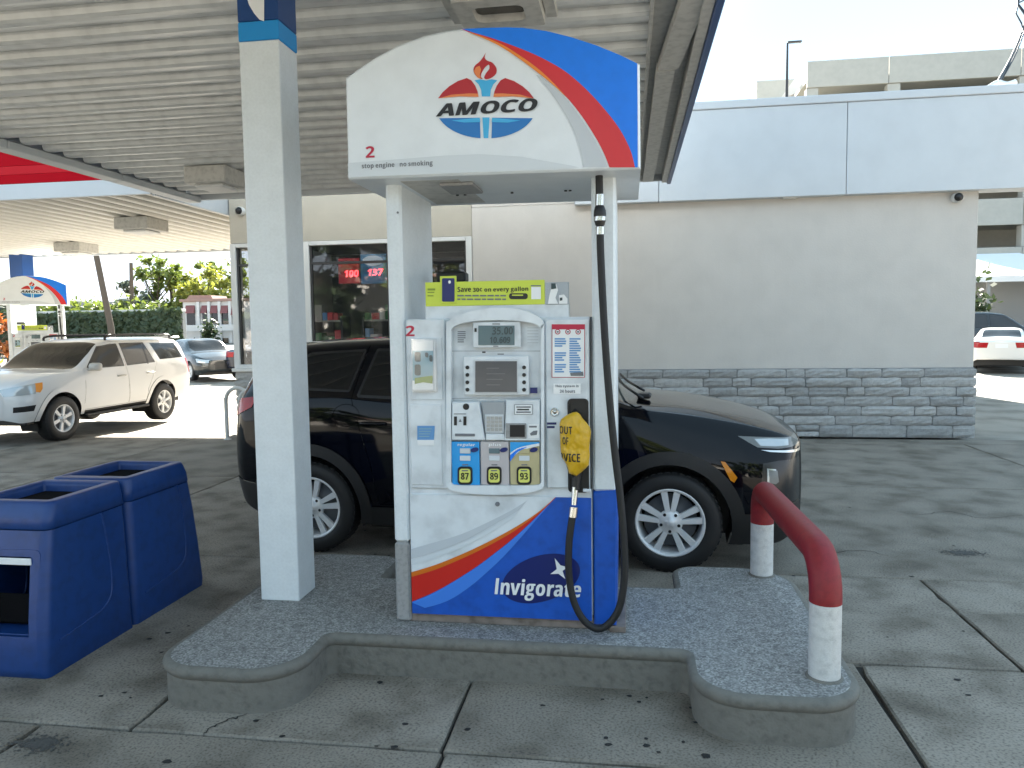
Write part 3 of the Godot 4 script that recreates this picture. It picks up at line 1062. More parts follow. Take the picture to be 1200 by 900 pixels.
# ---------- island ----------
func build_island():
	var isl := thing("pump_island", "raised concrete pump island with speckled top and rounded lobed ends", "island", Vector3(-0.63, 0, -4.02))
	var a := -2.205
	var b := 0.955
	var pts := [Vector2(a, -3.135), Vector2(-1.505, -3.135), Vector2(-1.505, -3.585), Vector2(0.275, -3.585), Vector2(0.275, -3.165), Vector2(b, -3.165), Vector2(b, -4.88), Vector2(0.275, -4.88), Vector2(0.275, -4.455), Vector2(-1.505, -4.455), Vector2(-1.505, -4.9), Vector2(a, -4.9)]
	var poly := rounded(pts, [0.22, 0.24, 0.05, 0.05, 0.22, 0.22, 0.3, 0.14, 0.03, 0.03, 0.14, 0.22], 10)
	var n := poly.size()
	var nor := []
	var area := 0.0
	for i in n:
		area += poly[i].cross(poly[(i + 1) % n])
	for i in n:
		var d := (poly[(i + 1) % n] - poly[(i + n - 1) % n]).normalized()
		nor.append(Vector2(d.y, -d.x) * signf(area))
	var loops := [[0.0, -0.02], [0.0, 0.145], [0.006, 0.152], [0.014, 0.163], [0.017, 0.178], [0.012, 0.193], [0.0, 0.201], [-0.02, 0.204]]
	for part in [["kerb_side", 0, 2, M.kerb], ["kerb_lip", 1, 7, M.kerb]]:
		var s := S(true)
		for l in range(part[1], part[2] if part[1] > 0 else 1):
			for i in n:
				var j := (i + 1) % n
				var v := []
				for e in [[l, i], [l, j], [l + 1, j], [l + 1, i]]:
					var q: Vector2 = poly[e[1]] + nor[e[1]] * loops[e[0]][0]
					v.append(Vector3(q.x, loops[e[0]][1], q.y))
				quad(s, v[0], v[1], v[2], v[3], Vector3(nor[i].x, 0.1, nor[i].y))
		obj(part[0], s, part[3], isl)
	var t := S()
	var cap := PackedVector2Array()
	for i in n:
		cap.append(poly[i] - nor[i] * 0.02)
	var ix := Geometry2D.triangulate_polygon(cap)
	for k in range(0, ix.size(), 3):
		tri(t, Vector3(cap[ix[k]].x, 0.204, cap[ix[k]].y), Vector3(cap[ix[k + 1]].x, 0.204, cap[ix[k + 1]].y), Vector3(cap[ix[k + 2]].x, 0.204, cap[ix[k + 2]].y), Vector3.UP)
	obj("speckled_top", t, M.terrazzo, isl)

# ---------- the pump ----------
func sg(a: Array) -> Array:      # points read in an enlargement of the sign
	var o := []
	for p in a:
		o.append([400.0 + p[0] * 0.3, 20.0 + p[1] * 0.3])
	return o
func lp(a: Array) -> Array:      # points read in an enlargement of the lower panel
	var o := []
	for p in a:
		o.append([480.0 + p[0] * 0.2, 560.0 + p[1] * 0.2])
	return o
func mp(a: Array) -> Array:      # points read in an enlargement of the middle
	var o := []
	for p in a:
		o.append([440.0 + p[0] / 3.75, 320.0 + p[1] / 3.75])
	return o
func mirror(a: Array, x: float) -> Array:
	var o := []
	for p in a:
		o.append([2.0 * x - p[0], p[1]])
	return o
func build_pump():
	var pump := thing("fuel_pump", "white and blue fuel pump numbered 2 with arched sign, on the island", "fuel pump", Vector3(-0.65, 0.204, -4.07))
	var F := -3.77
	var s := S()
	# --- cabinet ---
	cbox(s, Vector3(-1.123, 0.27, F - 0.006), Vector3(-0.182, 1.778, -4.36), 0.01)
	obj("cabinet", s, M.pump_white, pump)
	s = S()
	cbox(s, Vector3(-1.15, 0.204, F - 0.02), Vector3(-0.09, 0.268, -4.35), 0.004)
	obj("base_plate", s, M.base_tan, pump)
	# columns
	s = S()
	cbox(s, Vector3(-1.205, 0.63, F), Vector3(-1.125, 2.46, -4.38), 0.012)
	var cl := obj("column", s, M.white_metal, pump)
	s = S()
	cbox(s, Vector3(-1.208, 0.206, F - 0.002), Vector3(-1.127, 0.628, -4.378), 0.012)
	obj("foot", s, M.base_grey, cl)
	s = S()
	disc(s, pz(466, 249, F + 0.003), 0.006, 0.003, 8)
	obj("screw", s, M.ink_grey, cl)
	s = S()
	cbox(s, Vector3(-0.178, 0.915, F + 0.004), Vector3(-0.062, 2.46, -4.38), 0.012)
	var crt := obj("column", s, M.white_metal, pump)
	s = S()
	prism(s, PackedVector2Array([Vector2(-0.178, 0.235), Vector2(-0.066, 0.235), Vector2(-0.058, 0.93), Vector2(-0.178, 0.913)]), F + 0.007, -4.376, 0.012)
	obj("foot", s, M.panel_blue, crt)
	s = S()
	cbox(s, Vector3(-0.10, 0.2045, F + 0.01), Vector3(-0.02, 0.235, -4.3), 0.003)
	obj("foot_plate", s, M.base_tan, pump)
	# --- sign box ---
	var Z := -3.58
	var outline := sg([[15, 236], [60, 203], [130, 156], [220, 108], [320, 71], [410, 51], [480, 43], [560, 38], [640, 36], [710, 38], [800, 50], [900, 75], [1000, 108], [1090, 145], [1166, 182], [1169, 592], [25, 633]])
	s = S()
	prism(s, px_poly(outline, Z), Z, -4.46, 0.012)
	var sign_ := obj("sign_box", s, M.sign_white, pump)
	# recessed underside with its lamp tray
	s = S()
	var bl := pz(430, 207, Z)
	cbox(s, Vector3(-1.10, bl.y - 0.012, Z - 0.10), Vector3(-0.20, bl.y - 0.002, -4.40), 0.003)
	obj("underside", s, M.trim, sign_)
	s = S()
	cbox(s, Vector3(-0.92, bl.y - 0.03, Z - 0.16), Vector3(-0.75, bl.y - 0.013, Z - 0.42), 0.004)
	obj("tray", s, M.base_grey, sign_)
	# printed colours
	var e := Z + 0.003
	var ring_in := cr([[470, 46], [520, 62], [600, 86], [720, 131], [800, 168], [880, 216], [960, 286], [1030, 362], [1090, 442], [1130, 522], [1147, 587]], 5)
	var ring_out := cr([[470, 47], [505, 62], [600, 103], [680, 152], [760, 211], [830, 267], [890, 324], [950, 402], [1000, 482], [1030, 542], [1047, 587]], 5)
	var blue := [[480, 46], [560, 42], [640, 40], [710, 42], [800, 54], [900, 79], [1000, 112], [1090, 149], [1156, 181], [1158, 587]]
	var back := ring_in.duplicate()
	back.reverse()
	print_sheet("blue_field", sg(blue + back), e, M.sign_blue, sign_)
	var back2 := ring_out.duplicate()
	back2.reverse()
	print_sheet("red_sweep", sg(ring_in + back2), e, M.sign_red, sign_)
	print_sheet("orange_edge", sg(cr([[500, 60], [600, 103], [680, 152], [760, 211], [830, 267], [880, 314]], 4) + cr([[872, 304], [830, 258], [768, 201], [690, 145], [610, 98], [505, 59]], 4)), e + 0.003, M.sign_orange, sign_)
	var grey_in := cr([[945, 586], [938, 540], [915, 462], [870, 372], [810, 285], [760, 225]], 5)
	print_sheet("silver_sweep", sg(cr([[780, 230], [830, 274], [884, 326], [942, 404], [992, 484], [1022, 543], [1039, 586]], 5) + grey_in), e, M.sign_silver, sign_)
	print_sheet("silver_band", sg([[26, 570], [200, 557], [400, 541], [540, 535], [700, 545], [900, 580], [930, 588], [27, 627]]), e, M.sign_pale, sign_)
	# emblem: torch in an oval
	print_sheet("oval_red", sg([[378, 317], [396, 293], [422, 270], [455, 250], [490, 238], [508, 247], [523, 268], [532, 290], [536, 312], [460, 310]]), e, M.emblem_red, sign_)
	print_sheet("oval_red", sg(mirror([[378, 317], [396, 293], [422, 270], [455, 250], [490, 238], [508, 247], [523, 268], [532, 290], [536, 312], [460, 310]], 565)), e, M.emblem_red, sign_)
	for side in [false, true]:
		var o1 := [[381, 317], [430, 303], [500, 298], [534, 299], [536, 312], [460, 310]]
		print_sheet("oval_glow", sg(mirror(o1, 565) if side else o1), e + 0.002, M.emblem_orange, sign_)
		var lo := []
		for k in 14:
			var t := lerpf(PI - 0.36, PI * 0.5 + 0.11, k / 13.0)
			lo.append([565 + cos(t) * 195, 352 + sin(t) * 122])
		lo += [[541, 393]]
		print_sheet("oval_blue", sg(mirror(lo, 565) if side else lo), e, M.emblem_blue, sign_)
		var gl := [[430, 404], [510, 396], [541, 394], [543, 410], [480, 412]]
		print_sheet("oval_shine", sg(mirror(gl, 565) if side else gl), e + 0.002, M.emblem_cyan, sign_)
	print_sheet("torch", sg([[520, 247], [545, 243], [565, 248], [588, 243], [610, 247], [594, 262], [584, 284], [581, 310], [549, 310], [546, 284], [536, 262]]), e, M.emblem_cyan, sign_)
	print_sheet("torch", sg([[551, 392], [579, 392], [574, 473], [556, 473]]), e, M.emblem_cyan, sign_)
	print_sheet("flame", sg(cr([[565, 138], [560, 158], [570, 170], [590, 178], [606, 200], [604, 222], [585, 238], [566, 243], [558, 236], [566, 218], [578, 202], [576, 186], [562, 196], [550, 214], [545, 232], [552, 242], [532, 236], [517, 214], [520, 192], [540, 174], [553, 158]], 3) ), e, M.emblem_red, sign_)
	print_sheet("flame", sg([[517, 212], [526, 196], [540, 190], [546, 205], [541, 225], [546, 240], [530, 235]]), e + 0.002, M.emblem_orange, sign_)
	letters("brand_letters", "AMOCO", 510.8, 115.2, 629.6, 136.4, e + 0.002, M.ink_black, sign_, {"shear": 0.22})
	for q in [[0.9, 0.0], [-0.5, 0.3], [0.4, -0.4]]:
		letters("brand_letters", "AMOCO", 511.2 + q[0], 115.2 + q[1], 629.0 + q[0], 136.4 + q[1], e + 0.0026 + q[0] * 0.0004, M.ink_black, sign_, {"shear": 0.22})
	letters("number", "2", 428.6, 171, 438.6, 185, e, M.ink_red, sign_)
	letters("notice", "stop engine   no smoking", 424, 187.6, 507, 199.2, e + 0.002, M.ink_grey, sign_, {})
	for c in [[536, 226], [545, 225], [600, 222], [663, 219], [668, 218]]:
		s = S(true)
		var p := pz(c[0], c[1], Z - 0.5)
		tube(s, [Vector3(p.x, bl.y - 0.022, p.z), Vector3(p.x, bl.y - 0.010, p.z)], 0.008, 8)
		obj("bolt", s, M.ink_black, sign_)
	# --- lower panel ---
	var L := F + 0.006
	s = S()
	cbox(s, Vector3(-1.118, 0.255, L), Vector3(-0.186, 0.885, L - 0.02), 0.004)
	var low := obj("lower_panel", s, M.pump_white, pump)
	var g := L + 0.003
	var red_low := cr([[-14, 736], [100, 690], [200, 640], [300, 580], [400, 515], [500, 440], [600, 360], [700, 270], [780, 192], [832, 140], [868, 102]], 4)
	var org_top := cr([[-14, 560], [150, 510], [300, 450], [450, 380], [600, 300], [720, 225], [800, 163], [866, 101]], 4)
	var org_low := cr([[-14, 588], [150, 538], [300, 476], [450, 404], [600, 320], [720, 236], [800, 168], [867, 101]], 4)
	var rev := func(a: Array) -> Array:
		var b := a.duplicate()
		b.reverse()
		return b
	var keep := Rect2(-1.1165, 0.2575, 0.929, 0.626)
	print_sheet("blue_field", lp(red_low + [[1100, 95], [1100, 850], [-14, 850]]), g, M.panel_blue, low, keep)
	print_sheet("orange_sweep", lp(org_top + rev.call(org_low)), g, M.panel_orange, low, keep)
	print_sheet("red_sweep", lp(org_low + rev.call(red_low)), g, M.panel_red, low, keep)
	var lb := cr([[60, 770], [220, 722], [350, 640], [450, 556], [550, 462], [650, 352], [740, 248], [815, 162]], 4)
	print_sheet("pale_blue_sweep", lp(cr([[815, 160], [780, 194], [700, 273], [600, 363], [500, 443], [400, 518], [300, 583], [200, 643], [100, 693], [10, 729]], 4) + lb.slice(1)), g + 0.003, M.panel_blue_light, low, keep)
	print_sheet("silver_sweep", lp(cr([[-14, 424], [100, 391], [300, 331], [450, 264], [600, 188], [690, 132]], 4) + cr([[640, 190], [450, 300], [300, 378], [100, 450], [-14, 482]], 4)), g, M.sign_silver, low, keep)
	print_sheet("silver_pale", lp(cr([[-14, 484], [100, 452], [300, 380], [450, 302], [640, 192]], 4) + cr([[600, 244], [450, 336], [300, 412], [100, 486], [-14, 520]], 4)), g, M.sign_pale, low, keep)
	print_sheet("navy_oval", lp(ellipse(770, 590, 236, 134, -0.30, 48)), g + 0.003, M.panel_navy, low)
	print_sheet("star", lp([[850, 470], [884, 512], [926, 524], [896, 545], [912, 592], [872, 562], [824, 564], [862, 535]]), g + 0.006, M.white_print, low)
	letters("brand_letters", "lnvigorate", 579.6, 681, 680.5, 702.4, g + 0.006, M.white_print, low, {"shear": 0.14})
	letters("brand_letters", "lnvigorate", 580.1, 681, 681.0, 702.4, g + 0.0068, M.white_print, low, {"shear": 0.14})
	s = S()
	disc(s, pz(582.8, 591, g + 0.006), 0.0115, 0.008)
	obj("lock", s, M.ink_grey, low)
	# --- doors ---
	var D := F + 0.012
	s = S()
	pbox(s, 476.5, 374.5, 525, 573, D, 0.018, 0.006)
	var dl := obj("left_door", s, M.pump_white, pump)
	s = S()
	pbox(s, 480, 396, 519, 469, D + 0.006, 0.008, 0.005)
	pbox(s, 480, 474, 519, 569, D + 0.005, 0.008, 0.006)
	obj("inset_panel", s, M.pump_white, dl)
	letters("number", "2", 475.6, 381.5, 485.6, 394, D + 0.003, M.ink_red, dl)
	# leaflet pocket
	var K := D + 0.006
	s = S()
	pbox(s, 481.5, 397.5, 511, 459, K + 0.022, 0.018, 0.006)
	var pk := obj("leaflet_holder", s, M.pump_grey, dl)
	print_sheet("leaflet", rect(483.5, 399, 507.5, 411), K + 0.025, M.white_print, pk)
	print_sheet("leaflet", rect(483.5, 411, 507.5, 446), K + 0.025, M.leaflet_blue, pk)
	print_sheet("leaflet", rect(483.5, 446, 507.5, 456.5), K + 0.025, M.white_print, pk)
	print_sheet("leaflet_print", [[486, 443], [507, 440], [507, 449.5], [496, 448], [486, 450]], K + 0.028, M.leaflet_green, pk)
	for b in [[486, 412.5, 493, 424], [486, 427, 493, 440], [498, 413, 502, 419], [503, 416, 507, 424]]:
		print_sheet("leaflet_print", Array(rounded([Vector2(b[0], b[1]), Vector2(b[2], b[1]), Vector2(b[2], b[3]), Vector2(b[0], b[3])], [1.5, 2.5, 1.5, 2.5], 3)).map(func(v): return [v.x, v.y]), K + 0.028, M.leaflet_dark, pk)
	s = S()
	pbox(s, 481.5, 397, 513, 460, K + 0.036, 0.003, 0.001)
	obj("cover", s, M.acrylic, pk)
	print_sheet("blue_sticker", [[489, 499], [509.5, 499], [508.5, 515.5], [489, 515.5]], D + 0.009, M.ink_blue, dl)
	print_sheet("sticker_foot", [[489, 515.5], [508.5, 515.5], [509, 522], [489.5, 522]], D + 0.009, M.white_print, dl)
	for k in 4:
		print_sheet("sticker_line", rect(491, 502 + k * 3, 506 - k, 503 + k * 3), D + 0.012, M.leaflet_blue, dl)
	s = S()
	pbox(s, 638.5, 374, 691.5, 573, D, 0.018, 0.006)
	var dr := obj("right_door", s, M.pump_white, pump)
	s = S()
	pbox(s, 691.2, 371, 693.6, 576, D - 0.004, 0.02, 0.001)
	obj("door_gap", s, M.ink_black, pump)
	# notice
	var N := D + 0.003
	print_sheet("notice", rect(646.5, 380, 685.5, 442.5), N, M.ink_red, dr)
	print_sheet("notice_paper", rect(647.3, 386, 684.7, 441.8), N + 0.003, M.white_print, dr)
	for k in 3:
		var cx := 653.5 + k * 12.0
		print_sheet("warning_ring", ellipse(cx, 388.8, 3.2, 3.2, 0, 14), N + 0.006, M.ink_red, dr)
		print_sheet("warning_sign", ellipse(cx, 388.8, 2.2, 2.2, 0, 12), N + 0.009, M.white_print, dr)
		print_sheet("warning_mark", rect(cx - 1.3, 388.0, cx + 1.3, 389.8), N + 0.0115, M.ink_grey, dr)
	for c in 2:
		for r in 15:
			if c == 0 and r in [4, 5, 10]:
				continue
			var w: float = [12.5, 13.0, 11.0, 13.5, 9.0][(r * 3 + c) % 5]
			print_sheet("notice_line", rect(650 + c * 17.3, 396.3 + r * 2.75, 650 + c * 17.3 + w, 398.0 + r * 2.75), N + 0.006, M.ink_blue, dr)
	print_sheet("notice_line", [[668, 437], [683, 435.5], [684, 440.5], [669, 440.5]], N + 0.006, M.ink_grey, dr)
	print_sheet("price_label", rect(648.5, 449.5, 680.5, 461.5), N, M.white_print, dr)
	letters("label_line", "This system is", 650.5, 450.8, 678, 454.8, N + 0.003, M.ink_grey, dr, {})
	letters("label_line", "24 hours", 656, 456.4, 674, 460.4, N + 0.003, M.ink_grey, dr, {})
	s = S(true)
	var lk := pz(650, 482.5, N)
	lathe(s, [Vector2(0.021, -0.004), Vector2(0.021, 0.006), Vector2(0.017, 0.009), Vector2(0.014, 0.003), Vector2(0.009, 0.003), Vector2(0.008, 0.008), Vector2(0, 0.009)], 20, Transform3D(Basis(Vector3.RIGHT, PI / 2), lk))
	obj("lock", s, M.chrome, dr)
	for k in 2:
		print_sheet("small_print", rect(641, 495 + k * 4.2, 652 - k * 2.0, 497.6 + k * 4.2), N, M.ink_navy, dr)
	# nozzle boot
	s = S()
	var ba := pz(665, 467, N)
	var bb := pz(690.5, 577, N)
	var bo := rrect(ba.x, bb.y, bb.x, ba.y, 0.022)
	ring(s, bo, rrect(ba.x + 0.008, bb.y + 0.01, bb.x - 0.008, ba.y - 0.008, 0.018), N + 0.012, N - 0.004)
	flat(s, bo, N + 0.001)
	obj("nozzle_boot", s, M.black, pump)
	s = S()
	pbox(s, 683, 573, 693, 577, N + 0.016, 0.02, 0.003)
	obj("boot_catch", s, M.pump_white, pump)
	# --- middle bezel ---
	var oo := []
	var ii := []
	var out_pts := cr([[523, 388], [523.5, 379], [530, 373], [540, 369], [552, 364.5], [567, 361.5], [584, 360.5], [601, 361.5], [616, 364.5], [627, 369], [634, 373.5], [637.5, 380], [637.5, 388], [637.5, 480], [637.5, 560], [637, 570], [630, 575], [612, 578.3], [581, 580], [550, 578.3], [531, 575], [523.5, 570], [523, 560], [523, 480], [523, 388]], 3)
	var in_pts := cr([[528.5, 390], [528.7, 386], [533, 382], [541, 379], [553, 376.8], [568, 375.6], [584, 375.2], [600, 375.6], [614, 376.8], [625, 379], [631, 382], [634, 386], [634, 390], [634, 480], [634, 556], [633.5, 566], [628, 568.5], [612, 569], [581, 569], [550, 569], [534, 568.5], [529, 566], [528.5, 556], [528.5, 480], [528.5, 390]], 3)
	out_pts.pop_back()
	in_pts.pop_back()
	oo = out_pts
	ii = in_pts
	s = S()
	ring(s, px_poly(oo, D + 0.028), px_poly(ii, D + 0.028), D + 0.028, D - 0.008)
	var bz := obj("bezel", s, M.pump_white, pump)
	s = S()
	flat(s, px_poly(ii, D + 0.004), D + 0.004)
	obj("bezel_panel", s, M.pump_grey, bz)
	var B := D + 0.004
	s = S()
	pbox(s, 554, 377.5, 610, 407, B + 0.012, 0.011, 0.004)
	var dh := obj("price_display", s, M.pump_white, pump)
	print_sheet("lcd", rect(560.5, 381.5, 603, 404.5), B + 0.015, M.lcd, dh)
	letters("digits", "35.00", 576.5, 383, 601, 392.5, B + 0.0175, M.lcd_ink, dh, {"shear": 0.08})
	letters("digits", "10.609", 574, 394.5, 598, 402.5, B + 0.0175, M.lcd_ink, dh, {"shear": 0.08})
	print_sheet("currency_mark", rect(556, 384.5, 558.6, 389), B + 0.015, M.ink_black, dh)
	print_sheet("small_print", rect(577, 379, 586, 380.3), B + 0.015, M.ink_grey, dh)
	print_sheet("small_print", rect(578, 405.2, 584, 406.2), B + 0.015, M.ink_grey, dh)
	for k in 6:
		print_sheet("speaker_slot", rect(536.2, 388.0 + k * 2.4, 545.6 - (2 if k > 3 else 0), 389.3 + k * 2.4), B + 0.0025, M.ink_grey, bz)
	for k in 6:
		print_sheet("vent_line", rect(618, 384 + k * 3.5, 631, 384.4 + k * 3.5), B + 0.0025, M.recess, bz)
	print_sheet("panel_seam", rect(530, 411.0, 633, 411.8), B + 0.0025, M.recess, bz)
	# screen
	s = S()
	pbox(s, 543, 417.5, 620, 463, B + 0.010, 0.0095, 0.004)
	var sf := obj("screen_frame", s, M.pump_white, pump)
	s = S()
	pbox(s, 555, 421.5, 607.5, 461, B + 0.016, 0.005, 0.002)
	obj("screen_bezel", s, M.pump_grey, sf)
	print_sheet("screen", rect(557, 423.3, 605.8, 459.5), B + 0.0185, M.screen, sf)
	for k in 4:
		print_sheet("screen_line", rect(570, 431 + k * 6.5, 585 + (k * 7) % 10, 432 + k * 6.5), B + 0.021, M.screen_ink, sf)
	for x in [547.5, 614.0]:
		for y in [430.7, 439.4, 448.1, 456.8]:
			s = S()
			disc(s, pz(x, y, B + 0.018), 0.0095, 0.008, 14)
			obj("soft_key", s, M.ink_black, sf)
	print_sheet("small_print", rect(565, 411.9, 569, 413.6), B + 0.0025, M.ink_black, bz)
	print_sheet("small_print", rect(583, 414.4, 590.5, 415.6), B + 0.0025, M.ink_grey, bz)
	print_sheet("purple_sticker", rect(621.2, 454.2, 629.8, 460.8), B + 0.0025, M.panel_navy, bz)
	print_sheet("panel_seam", rect(530, 466.5, 633, 467.3), B + 0.0025, M.recess, bz)
	# card reader
	s = S()
	prism(s, px_poly([[529.5, 471], [561, 471], [568, 516], [529, 516]], B + 0.024), B + 0.024, B, 0.006)
	var rd := obj("card_reader", s, M.pump_white, pump)
	s = S()
	disc(s, pz(546, 476.7, B + 0.028), 0.016, 0.006)
	obj("sensor", s, M.ink_black, rd)
	for b in [[532, 488, 535.5, 498.5], [543, 488, 546.6, 498.5]]:
		print_sheet("card_mark", rect(b[0], b[1], b[2], b[3]), B + 0.027, M.ink_black, rd)
	print_sheet("card_mark", [[537.5, 494.5], [539.2, 490.5], [541, 494.5]], B + 0.027, M.ink_grey, rd)
	print_sheet("card_mark", rect(532, 484.6, 546, 485.5), B + 0.027, M.ink_grey, rd)
	s = S()
	pbox(s, 533, 508.2, 556.5, 511.5, B + 0.029, 0.006, 0.002)
	obj("card_slot", s, M.ink_grey, rd)
	# key pad
	s = S()
	prism(s, px_poly([[564, 471], [592, 471], [592, 481], [590, 516], [570, 516]], B + 0.006), B + 0.006, B, 0.002)
	var kp := obj("key_pad", s, M.recess, pump)
	s = S()
	pbox(s, 568, 485.5, 590.5, 507.5, B + 0.012, 0.006, 0.003)
	obj("key_plate", s, M.pump_grey, kp)
	for r in 4:
		for c in 4:
			s = S()
			pbox(s, 570.2 + c * 4.8, 488.2 + r * 4.5, 574.0 + c * 4.8, 491.7 + r * 4.5, B + 0.016, 0.004, 0.001)
			obj("key", s, M.key_metal, kp)
	s = S()
	pbox(s, 569, 508.5, 591, 516, B + 0.014, 0.012, 0.003)
	obj("hand_rest", s, M.pump_white, kp)
	# receipt printer
	s = S()
	prism(s, px_poly([[593, 468.5], [633, 468.5], [633, 516.5], [591, 516.5]], B + 0.016), B + 0.016, B, 0.004)
	var rp := obj("receipt_printer", s, M.pump_white, pump)
	print_sheet("label_edge", rect(602.6, 474, 624.2, 486), B + 0.019, M.ink_grey, rp)
	print_sheet("label", rect(603.2, 474.6, 623.6, 485.4), B + 0.0215, M.white_print, rp)
	for k in 3:
		print_sheet("label_line", rect(605 + (k % 2), 476.2 + k * 3.0, 622 - (k % 2) * 2, 477.8 + k * 3.0), B + 0.024, M.ink_black if k == 1 else M.ink_grey, rp)
	s = S()
	pbox(s, 592.3, 496, 617, 514, B + 0.022, 0.008, 0.003)
	obj("receipt_window", s, M.base_grey, rp)
	print_sheet("receipt_slot", rect(597.5, 498, 615, 512), B + 0.0245, M.ink_black, rp)
	print_sheet("label", rect(619, 497, 631.5, 513.5), B + 0.019, M.white_print, rp)
	print_sheet("label_line", rect(620, 499, 629, 501), B + 0.0215, M.ink_grey, rp)
	print_sheet("label_line", [[621, 508], [625, 505], [630, 504.5], [629, 509.5], [622, 510.5]], B + 0.0215, M.ink_grey, rp)
	# grade buttons
	var cols := [["grade_blue", 529, 562.4, "regular", "87"], ["grade_plus", 563, 596.8, "plus", "89"], ["grade_gold", 597.4, 632.6, "", "93"]]
	for c in cols:
		s = S()
		pbox(s, c[1], 517.5, c[2], 568.6, B + 0.010, 0.009, 0.002)
		var gp := obj("grade_panel", s, M[c[0]], pump)
		var mx: float = (c[1] + c[2]) * 0.5
		var G := B + 0.013
		if c[3] != "":
			letters("grade_name", c[3], mx - (9.5 if c[3] == "regular" else 7.5), 519.4, mx + (11 if c[3] == "regular" else 7.5), 523.8, G, M.white_print, gp, {"shear": 0.1})
		else:
			print_sheet("blue_corner", [[597.8, 518], [632.2, 518], [632.2, 521], [622, 524], [612, 527], [603, 534], [598, 540]], G, M.grade_blue, gp)
			print_sheet("white_sweep", cr([[597.8, 531], [606, 525.5], [618, 522], [632.2, 519.5]], 3) + cr([[632.2, 522.5], [619, 525.5], [609, 529], [597.8, 538.5]], 3), G + 0.0025, M.white_print, gp)
			print_sheet("blue_sweep", cr([[597.8, 533.5], [607, 526.5], [618, 523.6]], 3) + cr([[612, 526.8], [605, 531], [597.8, 541]], 3), G + 0.005, M.sign_blue, gp)
		print_sheet("oval_badge", ellipse(mx + 10.5, 527.2, 4.8, 2.7, -0.25, 20), G + 0.006, M.panel_navy, gp)
		for k in 2:
			s = S()
			pbox(s, mx - 7.0, 525.4 + k * 8.6, mx + 5.6, 531.6 + k * 8.6, G + 0.003, 0.005, 0.002)
			obj("price_window", s, [M.pump_grey, M.lcd, M.grade_gold, M.pump_grey, M.emblem_orange, M.grade_gold][cols.find(c) + k * 3] if k == 0 else M.sign_pale, gp)
		print_sheet("small_print", rect(mx - 4, 544, mx + 3, 545.4), G, M.ink_grey, gp)
		var bx := px_poly(Array(rrect(mx - 9.6, 547.0, mx + 7.6, 568.0, 4.0)).map(func(v): return [v.x, v.y]), G + 0.006)
		s = S()
		prism(s, bx, G + 0.006, G - 0.002, 0.003)
		obj("octane_button", s, M.ink_black, gp)
		print_sheet("button_face", Array(rrect(mx - 7.4, 549.4, mx + 5.6, 565.4, 3.0)).map(func(v): return [v.x, v.y]), G + 0.009, M.button_yellow, gp)
		letters("octane_number", c[4], mx - 5.6, 554.2, mx + 3.6, 562, G + 0.0115, M.ink_black, gp)
		print_sheet("small_print", rect(mx - 4.6, 550.8, mx + 2.6, 552.2), G + 0.0115, M.ink_grey, gp)
	# --- advertisement on top ---
	var A := F - 0.03
	s = S()
	pbox(s, 498.2, 356.8, 666.8, 372, A, 0.05, 0.003)
	var ad := obj("advert_holder", s, M.pump_white, pump)
	s = S()
	pbox(s, 498.2, 331, 638.4, 356.6, A + 0.004, 0.014, 0.002)
	obj("advert_panel", s, M.advert_lime, ad)
	s = S()
	pbox(s, 638.6, 331, 666.8, 356.6, A + 0.004, 0.014, 0.002)
	obj("advert_photo", s, M.advert_photo, ad)
	var q := A + 0.007
	print_sheet("photo_shape", [[647, 334], [652, 333], [654, 340], [651, 349], [654, 356], [642, 356], [644, 345]], q, M.white_print, ad)
	print_sheet("photo_shape", [[646, 332], [651, 332], [652, 338], [646, 339]], q + 0.003, M.leaflet_dark, ad)
	print_sheet("photo_shape", [[655, 346], [661, 345], [665, 350], [665, 356], [655, 356]], q, M.white_print, ad)
	print_sheet("photo_shape", [[656, 349], [659, 348.5], [659, 352], [656, 352.5]], q + 0.003, M.leaflet_dark, ad)
	s = S()
	pbox(s, 515.5, 323.6, 535, 355.5, q + 0.003, 0.012, 0.002)
	obj("advert_cutout", s, M.advert_lime, ad)
	print_sheet("phone_picture", Array(rrect(518, 326, 532.6, 353.5, 1.4)).map(func(v): return [v.x, v.y]), q + 0.006, M.panel_navy, ad)
	print_sheet("phone_mark", ellipse(526.8, 330.5, 1.6, 2.0, 0, 12), q + 0.009, M.white_print, ad)
	letters("advert_words", "Save", 536.2, 336, 551.8, 342.2, q, M.ink_black, ad, {})
	letters("advert_words", "30¢ on every gallon", 554.2, 335.6, 619, 343.8, q, M.ink_black, ad)
	for r in 2:
		var x := 536.0
		while x < 590:
			var w: float = [5.0, 7.5, 3.5, 6.0, 4.2][int(x * 1.7 + r) % 5]
			print_sheet("advert_line", rect(x, 345.6 + r * 4.2, minf(x + w, 593), 347.4 + r * 4.2), q, M.ink_grey, ad)
			x += w + 1.3
	print_sheet("advert_badge", Array(rrect(596.5, 343.6, 618.5, 350.6, 3.0)).map(func(v): return [v.x, v.y]), q, M.ink_black, ad)
	print_sheet("badge_line", rect(600, 345.2, 613, 346.6), q + 0.003, M.advert_lime, ad)
	for k in 3:
		print_sheet("advert_line", rect(501, 338 + k * 4.0, 510 - k, 340.4 + k * 4.0 - (0 if k == 0 else 1.2)), q, M.leaflet_green, ad)
	print_sheet("advert_square", rect(622.6, 336.2, 633.8, 350.6), q, M.white_print, ad)
	print_sheet("advert_line", rect(622, 334.2, 634, 335.5), q, M.ink_grey, ad)
	# dark things fixed on top of the cabinet behind the advertisement
	s = S()
	cbox(s, pz(511, 331, -4.2), pz(545, 318, -4.2) - Vector3(0, 0, 0.1), 0.01)
	obj("top_box", s, M.black, pump)
	# --- hose, nozzle ---
	var hz := F + 0.055
